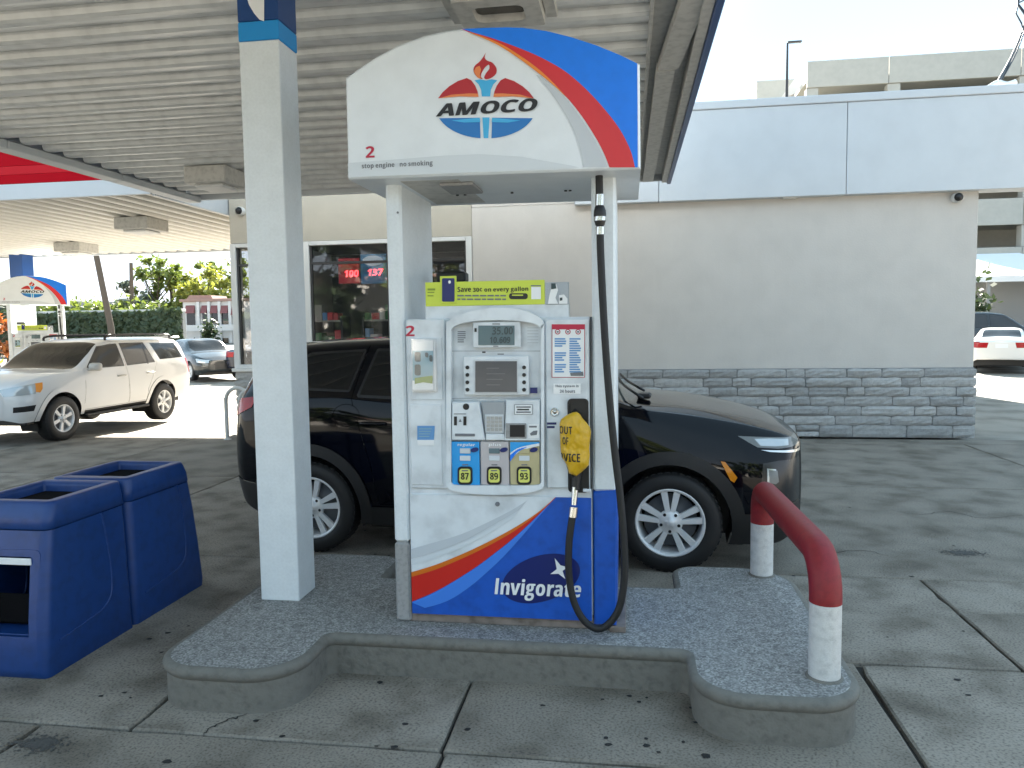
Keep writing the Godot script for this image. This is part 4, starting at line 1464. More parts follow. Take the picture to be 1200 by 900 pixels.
	var path := [pz(702, 200, hz), pz(702.4, 222, hz), pz(703.2, 262, hz), pz(704, 300, hz), pz(708.5, 390, hz + 0.01), pz(714, 465, hz + 0.02), pz(720.5, 530, hz + 0.03), pz(727, 585, hz + 0.035), pz(731.5, 640, hz + 0.04), pz(731.5, 680, hz + 0.045), pz(725, 714, hz + 0.05), pz(711, 733, hz + 0.05), pz(697, 736, hz + 0.05), pz(682, 724, hz + 0.045), pz(671, 700, hz + 0.04), pz(666.5, 668, hz + 0.035), pz(667, 635, hz + 0.03), pz(671, 604, hz + 0.02)]
	s = S(true)
	tube(s, cr(path, 6), 0.0178, 12)
	var hose := obj("hose", s, M.rubber, pump)
	for cq in [[702.6, 228, 702.8, 241, 0.021], [703, 254, 703.1, 259, 0.029], [703.2, 266, 703.4, 275, 0.021]]:
		s = S(true)
		tube(s, [pz(cq[0], cq[1], hz), pz(cq[2], cq[3], hz)], cq[4], 12)
		obj("coupling", s, M.chrome, hose)
	s = S(true)
	tube(s, cr([pz(702.8, 240, hz), pz(702.8, 243, hz), pz(703, 247, hz), pz(703, 254, hz)], 2), [0.018, 0.02, 0.024, 0.026, 0.029, 0.03, 0.03], 14)
	tube(s, [pz(703.1, 259, hz), pz(703.2, 264, hz)], [0.028, 0.022], 14)
	obj("breakaway", s, M.black, hose)
	s = S(true)
	tube(s, [pz(671.5, 606, hz + 0.02), pz(672.5, 594, hz + 0.015)], 0.0215, 12)
	tube(s, [pz(672.8, 592, hz + 0.013), pz(674, 571, hz - 0.005)], [0.014, 0.017], 12)
	obj("coupling", s, M.chrome, hose)
	s = S(true)
	tube(s, cr([pz(674.5, 574, hz - 0.006), pz(676, 556, hz - 0.015), pz(677, 530, hz - 0.015), pz(677, 505, hz - 0.012), pz(676, 490, hz - 0.02), pz(674, 480, hz - 0.05)], 4), [0.02, 0.02, 0.021, 0.022, 0.023, 0.024, 0.025, 0.025, 0.025, 0.025, 0.025, 0.024, 0.024, 0.023, 0.02, 0.017, 0.014, 0.013, 0.012, 0.012, 0.012], 12)
	var nz := obj("nozzle", s, M.black, pump)
	s = S(true)
	tube(s, cr([pz(670, 560, hz), pz(664, 540, hz + 0.006), pz(664, 515, hz + 0.006), pz(670, 500, hz)], 4), 0.006, 8)
	obj("guard", s, M.black, nz)
	# --- back of the pump: the same doors, plain ---
	s = S()
	cbox(s, Vector3(-1.118, 0.255, -4.375), Vector3(-0.186, 0.885, -4.36), 0.004)
	obj("back_panel", s, M.panel_blue, pump)
	s = S()
	cbox(s, Vector3(-1.118, 0.91, -4.38), Vector3(-0.186, 1.76, -4.36), 0.006)
	obj("back_door", s, M.pump_white, pump)
	build_bag(hz)
	# the other pump, beyond the white car
	var far: Node3D = pump.duplicate()
	far.name = numbered("fuel_pump")
	add_child(far)
	tag(far, "distant fuel pump with arched sign under the far canopy", "fuel pump")
	var want := pz(22, 348, -16.1)
	var have := pz(570, 125, Z)
	far.position = Vector3(pump.position.x + want.x - have.x, 0.15, pump.position.z + want.z - have.z)
	far.rotation.y = 0.62
	var fi := thing("pump_island", "distant low concrete island under the far pump", "island", Vector3(far.position.x, 0, far.position.z))
	s = S()
	prism(s, rrect(-1.8, -0.55, 1.8, 0.55, 0.4), 0.15, -0.02, 0.02, Transform3D(Basis(Vector3.RIGHT, -PI / 2), Vector3.ZERO))
	obj("kerb", s, M.kerb, fi, true)
func build_bag(hz: float):
	var z := hz + 0.012
	var o := [[290, 165], [325, 150], [362, 145], [385, 165], [402, 192], [432, 225], [458, 258], [468, 295], [462, 340], [455, 420], [458, 470], [452, 545], [425, 575], [385, 608], [355, 632], [325, 620], [300, 608], [288, 560], [268, 520], [246, 488], [238, 440], [236, 400], [232, 320], [230, 232], [242, 200]]
	var ol := []
	for p in o:
		ol.append([620 + p[0] / 6.43, 460 + p[1] / 6.43])
	var poly := px_poly(ol, z)
	var bag := thing("nozzle_bag", "crumpled yellow out of service bag pulled over the pump nozzle", "bag", Vector3(poly[14].x, poly[14].y, z))
	var no := FastNoiseLite.new()
	no.seed = 5
	no.frequency = 22.0
	no.fractal_octaves = 3
	var lo := poly[0]
	var hi := poly[0]
	for p in poly:
		lo = lo.min(p)
		hi = hi.max(p)
	var height := func(p: Vector2) -> float:
		var d := 9.0
		for i in poly.size():
			d = minf(d, Geometry2D.get_closest_point_to_segment(p, poly[i], poly[(i + 1) % poly.size()]).distance_to(p))
		var inside := Geometry2D.is_point_in_polygon(p, poly)
		var b := 0.034 * sqrt(clampf(d / 0.045, 0.0, 1.0)) if inside else 0.0
		return b + clampf(d / 0.012, 0, 1) * (0.009 * no.get_noise_2d(p.x, p.y * 0.6) + 0.005 * absf(no.get_noise_2d(p.x * 2.2 + p.y, p.y * 1.4)))
	var pts := PackedVector2Array()
	for i in poly.size():
		pts.append(poly[i])
		pts.append(poly[i].lerp(poly[(i + 1) % poly.size()], 0.5))
	var st := 0.0065
	var y := lo.y
	var row := 0
	while y < hi.y:
		var x := lo.x + (st * 0.5 if row % 2 else 0.0)
		while x < hi.x:
			var p := Vector2(x, y)
			if Geometry2D.is_point_in_polygon(p, poly):
				pts.append(p)
			x += st
		y += st
		row += 1
	var s := S(true)
	var ix := Geometry2D.triangulate_delaunay(pts)
	for k in range(0, ix.size(), 3):
		var a := pts[ix[k]]
		var b := pts[ix[k + 1]]
		var c := pts[ix[k + 2]]
		if not Geometry2D.is_point_in_polygon((a + b + c) / 3.0, poly):
			continue
		tri(s, Vector3(a.x, a.y, z + height.call(a)), Vector3(b.x, b.y, z + height.call(b)), Vector3(c.x, c.y, z + height.call(c)), Vector3(0, 0, 1))
		tri(s, Vector3(a.x, a.y, z - height.call(a) * 0.55), Vector3(b.x, b.y, z - height.call(b) * 0.55), Vector3(c.x, c.y, z - height.call(c) * 0.55), Vector3(0, 0, -1))
	obj("sack", s, M.bag_yellow, bag)
	# lettering follows the folds; what lies past the edge is wrapped out of sight
	for w in [["OUT", 228, 250, 328, 306], ["OF", 255, 330, 300, 385], ["SERVICE", 165, 452, 388, 512], ["PUMP", 320, 545, 365, 562]]:
		if w[0] == "PUMP":
			continue
		var a := pz(620 + w[1] / 6.43, 460 + w[4] / 6.43, z)
		var b := pz(620 + w[3] / 6.43, 460 + w[2] / 6.43, z)
		var v := word_arrays(w[0], Vector2(a.x, a.y), Vector2(b.x, b.y))
		var t := S()
		for k in range(0, v.size(), 3):
			for tr in split(v[k], v[k + 1], v[k + 2], 3):
				var ok := true
				var q := []
				for p in tr:
					var p2 := Vector2(p.x, p.y)
					ok = ok and Geometry2D.is_point_in_polygon(p2, poly)
					q.append(Vector3(p.x, p.y, z + height.call(p2) + 0.0016))
				if ok:
					tri(t, q[0], q[1], q[2], Vector3(0, 0, 1))
		obj("lettering", t, M.ink_black, bag)
func split(a: Vector3, b: Vector3, c: Vector3, n: int) -> Array:
	if n == 0 or maxf(a.distance_to(b), maxf(b.distance_to(c), c.distance_to(a))) < 0.005:
		return [[a, b, c]]
	var d := (a + b) * 0.5
	var e := (b + c) * 0.5
	var f := (c + a) * 0.5
	return split(a, d, f, n - 1) + split(d, b, e, n - 1) + split(f, e, c, n - 1) + split(d, e, f, n - 1)

# ---------- things on the forecourt ----------
func build_forecourt_things():
	# guard rail of bent pipe
	var r := 0.0665
	var a := Vector3(0.832, 0.204, -3.385)
	var b := Vector3(0.795, 0.204, -4.755)
	var rail := thing("guard_rail", "bent pipe guard rail, red above and white below, on the island end", "guard rail", (a + b) * 0.5)
	var up := Vector3.UP
	var d := (b - a).normalized()
	var h := 0.475
	for e in [[a, 0.332], [b, 0.322]]:
		var s := S(true)
		tube(s, [e[0], e[0] + up * 0.1, e[0] + up * 0.2, e[0] + up * e[1]], r, 22)
		obj("white_leg", s, M.rail_white, rail)
	var path := [a + up * 0.332, a + up * 0.36]
	var R := 0.17
	for k in 7:
		var t := PI * 0.5 * k / 6.0
		path.append(a + up * (h - R + R * sin(t)) + d * (R - R * cos(t)) + up * 0.05)
	R = 0.11
	for k in 7:
		var t := PI * 0.5 * (1.0 - k / 6.0)
		path.append(b + up * (h - R + R * sin(t)) - d * (R - R * cos(t)) + up * 0.05)
	path.append(b + up * 0.322)
	var s := S(true)
	tube(s, path, r + 0.001, 22)
	obj("red_bar", s, M.rail_red, rail)
	for e in [a, b]:
		s = S(true)
		lathe(s, [Vector2(0.079, 0.0), Vector2(0.075, 0.006), Vector2(0.067, 0.009)], 22, Transform3D(Basis(), e))
		obj("weld_collar", s, M.kerb, rail)
	# two blue bins, end to end
	blue_bin(Vector3(-3.165, 0, -3.685), "blue plastic waste bin with square front opening beside the island", 0.7, true)
	blue_bin(Vector3(-3.165, 0, -4.41), "blue plastic waste bin standing behind the one with the open front", 0.74, false)
	# hoop stands by the shop corner
	for k in 2:
		var c: Vector3 = [py(268, 515, 0.0), py(284, 518, 0.0)][k]
		var hp := thing("guard_hoop", ["pale pipe hoop standing farther from the shop windows", "pale pipe hoop standing against the shop window base"][k], "hoop", c)
		var pts := [Vector3(-0.02, 0, 0), Vector3(-0.02, 0.62, 0)]
		for j in 7:
			var t := PI * j / 6.0
			pts.append(Vector3(0.18 - 0.2 * cos(t), 0.62 + 0.2 * sin(t), 0))
		pts += [Vector3(0.38, 0.3, 0), Vector3(0.38, 0, 0)]
		var st := S(true)
		tube(st, cr(pts, 3), 0.03, 12)
		obj("pipe", st, M.hoop, hp, true)
		for x in [-0.02, 0.38]:
			st = S(true)
			lathe(st, [Vector2(0.06, 0), Vector2(0.06, 0.008), Vector2(0.03, 0.012)], 12, Transform3D(Basis(), Vector3(x, 0, 0)))
			obj("base_plate", st, M.hoop, hp, true)
# rounded rectangle ring in x, z
func bin_loop(w: float, d: float, r: float, y: float, z := 0.0) -> Array:
	var o := []
	for p in rrect(-w * 0.5, -d * 0.5, w * 0.5, d * 0.5, r, 6):
		o.append(Vector3(p.x, y, p.y + z))
	return o
func loft(s: SurfaceTool, loops: Array, inward := false):
	for l in loops.size() - 1:
		var n: int = loops[l].size()
		for i in n:
			var j := (i + 1) % n
			var mid: Vector3 = (loops[l][i] + loops[l][j] + loops[l + 1][i] + loops[l + 1][j]) * 0.25
			var out := Vector3(mid.x, 0, mid.z)
			var dv: Vector3 = loops[l + 1][i] - loops[l][i]
			if absf(dv.y) < 0.003:
				out = Vector3.UP
			quad(s, loops[l][i], loops[l][j], loops[l + 1][j], loops[l + 1][i], -out if inward else out)
func blue_bin(at: Vector3, label: String, deep: float, opening: bool):
	var lean := 1.0 if opening else -1.0
	var w := 0.545
	var bin := thing("waste_bin", label, "bin", at, 0.0, "blue waste bins beside the island")
	var top := 0.875
	# body: tapers towards the top front and back, with sunk side panels
	var no := 12
	var body := S(true)
	var loops := []
	for lv in [[0.0, 0.0, 0.03], [0.02, -0.008, 0.04], [0.05, -0.012, 0.045], [0.30, 0.005, 0.05], [0.55, 0.03, 0.05], [0.735, 0.055, 0.05]]:
		loops.append(bin_loop(w - lv[1] * 0.5, deep - 0.01 - lv[1] * 1.5, lv[2], lv[0], -lean * lv[1] * 0.70))
	if opening:
		# leave the front open in the middle: the wall is built as side and frame pieces
		bin_shell(body, loops, 0.20, 0.62, 0.195)
	else:
		loft(body, loops)
	obj("body", body, M.bin_blue, bin, true)
	# lid with its hopper opening
	var lid := S(true)
	var zz := -lean * 0.042
	var l2 := [bin_loop(w - 0.045, deep - 0.105, 0.045, 0.735, zz), bin_loop(w - 0.020, deep - 0.085, 0.05, 0.744, zz), bin_loop(w - 0.026, deep - 0.10, 0.05, 0.80, zz), bin_loop(w - 0.040, deep - 0.135, 0.05, top - 0.014, zz - lean * 0.012), bin_loop(w - 0.050, deep - 0.148, 0.045, top - 0.003, zz - lean * 0.014), bin_loop(w - 0.066, deep - 0.165, 0.04, top, zz - lean * 0.014)]
	loft(lid, l2)
	var l3 := [l2[5], bin_loop(w - 0.17, deep - 0.29, 0.015, top - 0.002, zz), bin_loop(w - 0.18, deep - 0.30, 0.015, top - 0.02, zz), bin_loop(w - 0.19, deep - 0.31, 0.015, top - 0.30, zz)]
	loft(lid, [l3[0], l3[1]])
	loft(lid, [l3[1], l3[2], l3[3]], true)
	obj("lid", lid, M.bin_blue, bin, true)
	# dark liner inside
	var ln := S()
	rbox(ln, Vector3(0, 0.78 if opening else 0.52, zz), Vector3(w - 0.195, 0.10 if opening else 0.62, deep - 0.315), 0.02)
	obj("liner", ln, M.bin_liner, bin, true)
	# moulded panel ribs on the long side
	for sx in [-1.0, 1.0]:
		var rib := S(true)
		var p := []
		for q in [[0.735, 0.13], [0.6, 0.155], [0.4, 0.175], [0.27, 0.165], [0.21, 0.10], [0.19, 0.0], [0.175, -0.14], [0.165, -0.26]]:
			var yy: float = q[0]
			var hw := w * 0.5 - lerpf(0.0, 0.0275, clampf((yy - 0.3) / 0.435, 0, 1)) * 0.5 - 0.002
			p.append(Vector3(sx * hw, yy, -q[1] * (deep / 0.72)))
		tube(rib, cr(p, 4), 0.007, 8)
		obj("rib", rib, M.bin_blue, bin, true)
	if opening:
		var fr := S()
		var f0 := rrect(-0.225, 0.175, 0.225, 0.645, 0.03)
		var f1 := rrect(-0.19, 0.21, 0.19, 0.61, 0.02)
		ring(fr, f0, f1, 0.022, -0.06)
		fr.generate_normals()
		var fo := put("opening_frame", fr.commit(), M.bin_blue, bin, true)
		fo.position = Vector3(0, 0.0, deep * 0.5 - 0.0)
		fo.rotation.x = -0.13
		var fp := S()
		rbox(fp, Vector3(0, 0.585, deep * 0.5 - 0.05), Vector3(0.36, 0.035, 0.01), 0.003)
		obj("paper_tray", fp, M.white_print, bin, true)
		var fb := S()
		rbox(fb, Vector3(0, 0.20, deep * 0.5 - 0.12), Vector3(0.40, 0.02, 0.16), 0.003)
		obj("tray_floor", fb, M.bin_blue, bin, true)
		fb = S()
		rbox(fb, Vector3(0.02, 0.30, deep * 0.5 - 0.15), Vector3(0.34, 0.16, 0.04), 0.015)
		obj("bucket", fb, M.bin_liner, bin, true)
func bin_shell(s: SurfaceTool, loops: Array, y0: float, y1: float, half: float):
	# the loops as a shell, with a square hole in the +z face
	var n: int = loops[0].size()
	for i in n:
		var j := (i + 1) % n
		var front: bool = loops[0][i].z > 0 and loops[0][j].z > 0 and absf(loops[0][i].z - loops[0][j].z) < 0.004 and absf(loops[0][i].x - loops[0][j].x) > 0.2
		if not front:
			for l in loops.size() - 1:
				var mid: Vector3 = loops[l][i] + loops[l][j]
				quad(s, loops[l][i], loops[l][j], loops[l + 1][j], loops[l + 1][i], Vector3(mid.x, 0, mid.z))
			continue
		var at := func(y: float, f: float) -> Vector3:
			for l in loops.size() - 1:
				if y <= loops[l + 1][0].y + 1e-6:
					var t: float = (y - loops[l][0].y) / (loops[l + 1][0].y - loops[l][0].y)
					var p: Vector3 = loops[l][i].lerp(loops[l + 1][i], t)
					var q: Vector3 = loops[l][j].lerp(loops[l + 1][j], t)
					return p.lerp(q, f)
			return loops[-1][i]
		var wid: float = absf(loops[0][i].x - loops[0][j].x)
		var f0 := 0.5 - half / wid
		var f1 := 0.5 + half / wid
		var ys := [0.0, 0.02, 0.05, y0, 0.30, 0.55, y1, 0.735]
		for k in ys.size() - 1:
			var cells := [[0.0, f0], [f1, 1.0]] if ys[k] >= y0 - 0.001 and ys[k + 1] <= y1 + 0.001 else [[0.0, f0], [f0, f1], [f1, 1.0]]
			for c in cells:
				quad(s, at.call(ys[k], c[0]), at.call(ys[k], c[1]), at.call(ys[k + 1], c[1]), at.call(ys[k + 1], c[0]), Vector3(0, 0, 1))

# ---------- background ----------
func leafy(s: SurfaceTool, c: Vector3, rad: Vector3, count: int, size: float):
	for k in count:
		var v := Vector3(rng.randfn(), rng.randfn(), rng.randfn()).normalized() * absf(rng.randfn(0.0, 0.62))
		var p := c + v * rad
		var b := Basis.from_euler(Vector3(rng.randf() * TAU, rng.randf() * TAU, rng.randf() * TAU))
		var z := size * rng.randf_range(0.6, 1.3)
		var u := b.x * z * 0.5
		var w := b.y * z
		quad(s, p - w, p + u - w * 0.1, p + w, p - u - w * 0.1, v + Vector3.UP)
func tree(label: String, at: Vector3, h: float, spread: float, m: Material, clumps: int, leaves: int, size: float, low := 0.35):
	var t := thing("tree", label, "tree", at)
	var s := S(true)
	var top := Vector3(rng.randf_range(-0.4, 0.4), h * 0.72, rng.randf_range(-0.3, 0.3))
	tube(s, cr([Vector3.ZERO, Vector3(0.1, h * 0.25, 0), top * 0.7, top], 3), [h * 0.028, h * 0.026, h * 0.023, h * 0.02, h * 0.018, h * 0.016, h * 0.014, h * 0.012, h * 0.009, h * 0.007], 8)
	var cs := []
	for k in clumps:
		var a := rng.randf() * TAU
		var f := rng.randf()
		var y := h * lerpf(low, 0.97, f)
		var rr := spread * sqrt(rng.randf()) * (1.0 - 0.35 * absf(f - 0.45))
		var c := Vector3(cos(a) * rr, y, sin(a) * rr)
		cs.append(c)
		tube(s, [top * clampf(f * 0.9, 0.25, 0.9), c * 0.6 + top * 0.3 * f, c], [h * 0.009, h * 0.006, h * 0.003], 5)
	obj("trunk", s, M.bark, t, true)
	var l := S()
	for c in cs:
		leafy(l, c, Vector3(1, 0.75, 1) * spread * rng.randf_range(0.15, 0.36), int(leaves / clumps), size)
	obj("crown", l, m, t, true)
	return t
func pole(called: String, label: String, pts: Array, r0: float, r1: float, m: Material):
	var t := thing(called, label, "pole", pts[0])
	var s := S(true)
	var rr := []
	for k in pts.size():
		rr.append(lerpf(r0, r1, float(k) / (pts.size() - 1)))
	tube(s, pts, rr, 10)
	obj("shaft", s, m, t)
	return t
func build_background():
	# --- parking structure behind the shop ---
	var gz := -62.0
	var gar := thing("parking_garage", "beige concrete parking structure with dark open decks behind the shop", "building", Vector3(40, 0, gz - 10))
	var y_top := pz(1200, 56, gz).y
	var x_l := pz(946, 72, gz).x
	var floor_h := 3.55
	var y := y_top
	var lev := 0
	while y > 0.5:
		var xl := x_l if lev == 0 else x_l + 0.5
		var x := xl
		var w := pz(1042, 100, gz).x - pz(946, 100, gz).x
		var k := 0
		var par := pz(1200, 56, gz).y - pz(1200, 88, gz).y
		while x < 90:
			if k == 1:
				w *= 1.55
			var s := S()
			cbox(s, Vector3(x + 0.02, y, gz), Vector3(x + w - 0.02, y - par, gz - 0.3), 0.02)
			obj("parapet_panel", s, M.garage, gar)
			s = S()
			cbox(s, Vector3(x - 0.05 + (0.0 if k else 0.05), y - par - 0.02, gz - 0.10), Vector3(x + 0.85, maxf(y - floor_h + 0.02, 0), gz - 0.9), 0.02)
			obj("column", s, M.garage, gar)
			x += w
			k += 1
		var d := S()
		cbox(d, Vector3(xl, y - par * 0.6, gz - 0.32), Vector3(90, y - par * 0.6 - 0.3, gz - 30), 0.02)
		obj("deck", d, M.garage, gar)
		y -= floor_h
		lev += 1
	var s := S()
	cbox(s, Vector3(x_l + 0.3, 0, gz - 8.0), Vector3(90, y_top - 3.0, gz - 8.3), 0.02)
	obj("back_wall", s, M.garage, gar)
	s = S()
	var za := gz - 6
	prism(s, PackedVector2Array([v2(pz(914, 116, za)), v2(pz(948, 104, za)), v2(pz(948, 73, za)), v2(pz(940, 80, za))]), za, za - 3.0, 0.02)
	obj("stair_wall", s, M.house_white, gar)
	s = S()
	cbox(s, pz(887, 95, za - 8), Vector3(pz(945, 95, za - 8).x, 0, za - 12), 0.02)
	obj("stair_tower", s, M.garage, gar)
	# lamp on its roof
	var l0 := pz(922, 116, gz - 5)
	var lt := pz(923, 50.5, gz - 5)
	var lamp: Node3D = pole("street_lamp", "thin lamp post with short arm on the parking structure roof", [l0, Vector3(l0.x, lt.y, l0.z)], 0.12, 0.08, M.frame_dark)
	s = S()
	rbox(s, Vector3(l0.x + 0.55, lt.y + 0.05, l0.z), Vector3(1.1, 0.14, 0.3), 0.03)
	obj("head", s, M.frame_dark, lamp)
	# cables at the right
	var ca := pz(1169, 97, -12.4)
	s = S(true)
	tube(s, cr([ca, pz(1183, 72, -13.0), pz(1194, 48, -13.6), pz(1203, 22, -14.2), pz(1216, -14, -15), Vector3(12.5, 9.3, -19.0), Vector3(21.0, 11.2, -26.0)], 4), 0.022, 8)
	tube(s, cr([ca + Vector3(0.06, 0, -0.1), pz(1188, 68, -13.0), pz(1200, 38, -13.6), pz(1216, -8, -14.4), Vector3(12.4, 9.1, -18.8), Vector3(21.0, 11.0, -25.9)], 4), 0.012, 6)
	pole("utility_pole", "tall wooden pole carrying the service cable right of the shop", [Vector3(21, 0, -26), Vector3(21, 6, -26), Vector3(21, 12, -26)], 0.2, 0.14, M.pole_wood)
	tag(obj("service_cable", s, M.ink_black), "black service cable rising from the white fascia top", "cable")
	s = S(true)
	tube(s, cr([pz(1158, 103, -12.3), ca, pz(1180, 99, -12.3), pz(1190, 96, -12.3)], 4), 0.04, 8)
	tag(obj("conduit", s, M.frame_white), "short pale conduit lying on top of the white fascia", "pipe")
	# unseen block added behind the shop so its shadow falls past the corner
	var stp := thing("shadow_block", "plain unseen block added behind the shop to cast a shadow", "building", Vector3(3, 0, -23))
	s = S()
	cbox(s, Vector3(-1.0, 0, -20.0), Vector3(6.9, 6.4, -26.0), 0.02)
	obj("wall", s, M.stucco, stp)
	s = S()
	cbox(s, Vector3(-1.2, 6.402, -19.8), Vector3(7.0, 6.6, -26.2), 0.02)
	obj("roof", s, M.roof_dark, stp)
	# across the street, behind the camera: what the panes and the black paint mirror
	for k in 9:
		var tx := -26.0 + k * 6.5 + rng.randf_range(-1.5, 1.5)
		tree(["first", "second", "third", "fourth", "fifth", "sixth", "seventh", "eighth", "ninth"][k] + " street tree of the row before the long pale house", Vector3(tx, 0, 25.0 + rng.randf_range(-2, 3)), rng.randf_range(7.5, 10.5), 3.8, M.leaf_dark if k % 2 else M.leaf, 24, 2600, 0.5, 0.22).set_meta("group", "street trees across the road")
	var row := thing("street_house", "long pale house across the road behind the street trees", "building", Vector3(0, 0, 36))
	s = S()
	cbox(s, Vector3(-34, 0, 33), Vector3(30, 5.2, 42), 0.05)
	obj("wall", s, M.house_white, row)
	for k in 14:
		s = S()
		cbox(s, Vector3(-32 + k * 4.4, 1.0, 32.94), Vector3(-30 + k * 4.4, 3.0, 33.0), 0.01)
		obj("window", s, M.tinted, row)
	s = S()
	cbox(s, Vector3(-34.4, 5.202, 32.6), Vector3(30.4, 5.7, 42.4), 0.05)
	obj("roof", s, M.roof_tile, row)
	# carport beyond the right end of the shop
	var cz := -36.0
	var cp := thing("carport", "open shed with white sloping roof beyond the shop corner", "shed", Vector3(pz(1180, 350, cz).x, 0, cz))
	s = S()
	var r0 := pz(1147, 324, cz)
	var r1 := pz(1290, 324, cz)
	quad(s, Vector3(r0.x - 3, r0.y, cz), Vector3(r1.x, r0.y, cz), Vector3(r1.x, r0.y + 1.5, cz - 7), Vector3(r0.x - 3, r0.y + 1.5, cz - 7), Vector3(0, 1, 0.2))
	cbox(s, Vector3(r0.x - 3, r0.y - 0.02, cz + 0.02), Vector3(r1.x, r0.y - 0.25, cz - 0.1), 0.01)
	obj("roof", s, M.roof_white, cp)
	s = S()
	cbox(s, Vector3(r0.x - 3, 0, cz - 2.0), Vector3(r1.x, r0.y - 0.1, cz - 2.3), 0.01)
	obj("wall", s, M.far_wall, cp)
	for k in 4:
		s = S()
		var px := r0.x - 2.8 + k * 3.2
		cbox(s, Vector3(px, 0, cz - 0.12), Vector3(px + 0.14, r0.y - 0.24, cz - 0.26), 0.01)
		obj("post", s, M.far_wall, cp)
	# shrub by the shop corner
	var sh := thing("shrub", "dark narrow shrub beside the carport wall", "shrub", Vector3(pz(1145, 370, -33).x, 0, -33))
	s = S()
	leafy(s, Vector3(0, 1.6, 0), Vector3(0.6, 1.7, 0.6), 700, 0.16)
	obj("foliage", s, M.leaf_dark, sh, true)
	# --- left: hedge wall, houses, trees, poles ---
	var hz := -52.0
	var ivy := thing("ivy_wall", "long boundary wall overgrown with dark ivy behind the white car", "wall", Vector3(-38, 0, hz))
	s = S()
	var h0 := pz(60, 366, hz)
	var h1 := pz(214, 372, hz)
	cbox(s, Vector3(-75, 0, hz), Vector3(h1.x, h0.y - 0.12, hz - 0.4), 0.02)
	obj("wall", s, M.far_wall, ivy)
	s = S()
	cbox(s, Vector3(-75, h0.y - 0.12, hz + 0.08), Vector3(h1.x, h0.y + 0.08, hz - 0.5), 0.02)
	obj("coping", s, M.house_white, ivy)
	s = S()
	for k in 9000:
		var p := Vector3(rng.randf_range(-75, h1.x), 0, hz + 0.12 + rng.randf() * 0.3)
		p.y = rng.randf_range(0, h0.y - 0.12) + (rng.randf_range(0.0, 0.35) if sin(p.x * 0.9) + sin(p.x * 0.37) > 0.7 else 0.0)
		leaf_at(s, p, 0.34)
	obj("ivy", s, M.leaf_dark, ivy)
	for k in 7:
		var x: float = lerpf(-64, h1.x - 8.0, k / 6.0)
		var b := thing("shrub", ["ragged shrub rising over the ivy wall near the far pump", "low shrub over the ivy wall left of the leaning pole", "shrub over the ivy wall close to the leaning pole", "rounded shrub over the ivy wall between the two poles", "pale shrub over the ivy wall beside the straight pole", "big shrub over the ivy wall below the trees", "shrub at the end of the ivy wall by the white house"][k], "shrub", Vector3(x, 0, hz - 3.0))
		var st := S()
		for c in 5:
			leafy(st, Vector3(rng.randf_range(-3, 3), h0.y + rng.randf_range(-0.6, 0.5), rng.randf_range(-1, 1)), Vector3(1.9, 0.9, 1.2), 260, 0.3)
		obj("foliage", st, [M.leaf, M.leaf_grey, M.leaf][k % 3], b, true)
	# white house with dark windows and red awnings
	var wz := -92.0
	var house := thing("white_house", "white two storey house with dark windows under red awnings", "building", Vector3(pz(232, 400, wz).x, 0, wz - 5))
	var a := pz(214, 354, wz)
	var b2 := pz(300, 350, wz)
	s = S()
	cbox(s, Vector3(a.x, 0, wz), Vector3(b2.x + 6, a.y, wz - 9), 0.03)
	obj("wall", s, M.house_white, house)
	s = S()
	cbox(s, Vector3(a.x - 0.3, a.y, wz + 0.3), Vector3(b2.x + 6, a.y + 0.35, wz - 9), 0.03)
	var c0 := pz(217, 352, wz - 4)
	prism(s, PackedVector2Array([v2(c0), v2(pz(250, 352, wz - 4)), v2(pz(247, 346, wz - 4)), v2(pz(222, 346, wz - 4))]), wz - 4, wz - 8, 0.02)
	obj("roof", s, M.roof_tile, house)
	for w in [[218, 229, 358, 383], [236.5, 243.5, 358, 380], [247.5, 256, 358, 380], [259.5, 268, 358, 380], [272, 275, 360, 380], [219, 229, 397, 405], [236, 243, 397, 409], [259, 268, 396, 408]]:
		s = S()
		pbox(s, w[0], w[2], w[1], w[3], wz + 0.06, 0.05, 0.005)
		var win := obj("window", s, M.tinted, house)
		if w[2] < 390:
			s = S()
			var q0 := pz(w[0], w[2], wz)
			var q1 := pz(w[1], w[2] + 9, wz)
			prism(s, PackedVector2Array([Vector2(0.07, q0.y), Vector2(0.5, q1.y), Vector2(0.07, q1.y)]), q1.x, q0.x, 0.0, Transform3D(Basis(Vector3(0, 0, 1), Vector3(0, 1, 0), Vector3(1, 0, 0)), Vector3(0, 0, wz)))
			obj("awning", s, M.awning, win)
	for cx in [233.0, 245.5, 257.7, 270.0]:
		s = S()
		var q0 := pz(cx - 1.6, 352, wz)
		cbox(s, Vector3(q0.x, 0, wz + 0.35), Vector3(pz(cx + 1.6, 352, wz).x, a.y - 0.02, wz + 0.01), 0.02)
		obj("pilaster", s, M.house_white, house)
	s = S()
	cbox(s, Vector3(a.x - 0.1, pz(230, 388, wz).y, wz + 1.2), Vector3(b2.x + 6, pz(230, 381, wz).y, wz + 1.05), 0.02)
	obj("balcony_rail", s, M.house_white, house)
	var bush := thing("shrub", "dark round bush before the white house", "shrub", Vector3(pz(246, 400, -84).x, 0, -84))
	s = S()
	leafy(s, Vector3(0, 1.4, 0), Vector3(1.1, 1.6, 0.9), 500, 0.3)
	obj("foliage", s, M.leaf_dark, bush, true)
	# far flat roofs
	var fl := thing("flat_building", "long low grey building on the skyline behind the hedge", "building", Vector3(pz(110, 380, -150).x, 0, -155))
	s = S()
	cbox(s, Vector3(pz(62, 355, -150).x, 0, -150), Vector3(pz(150, 355, -150).x, pz(100, 354, -150).y, -170), 0.05)
	obj("wall", s, M.far_wall, fl)
	s = S()
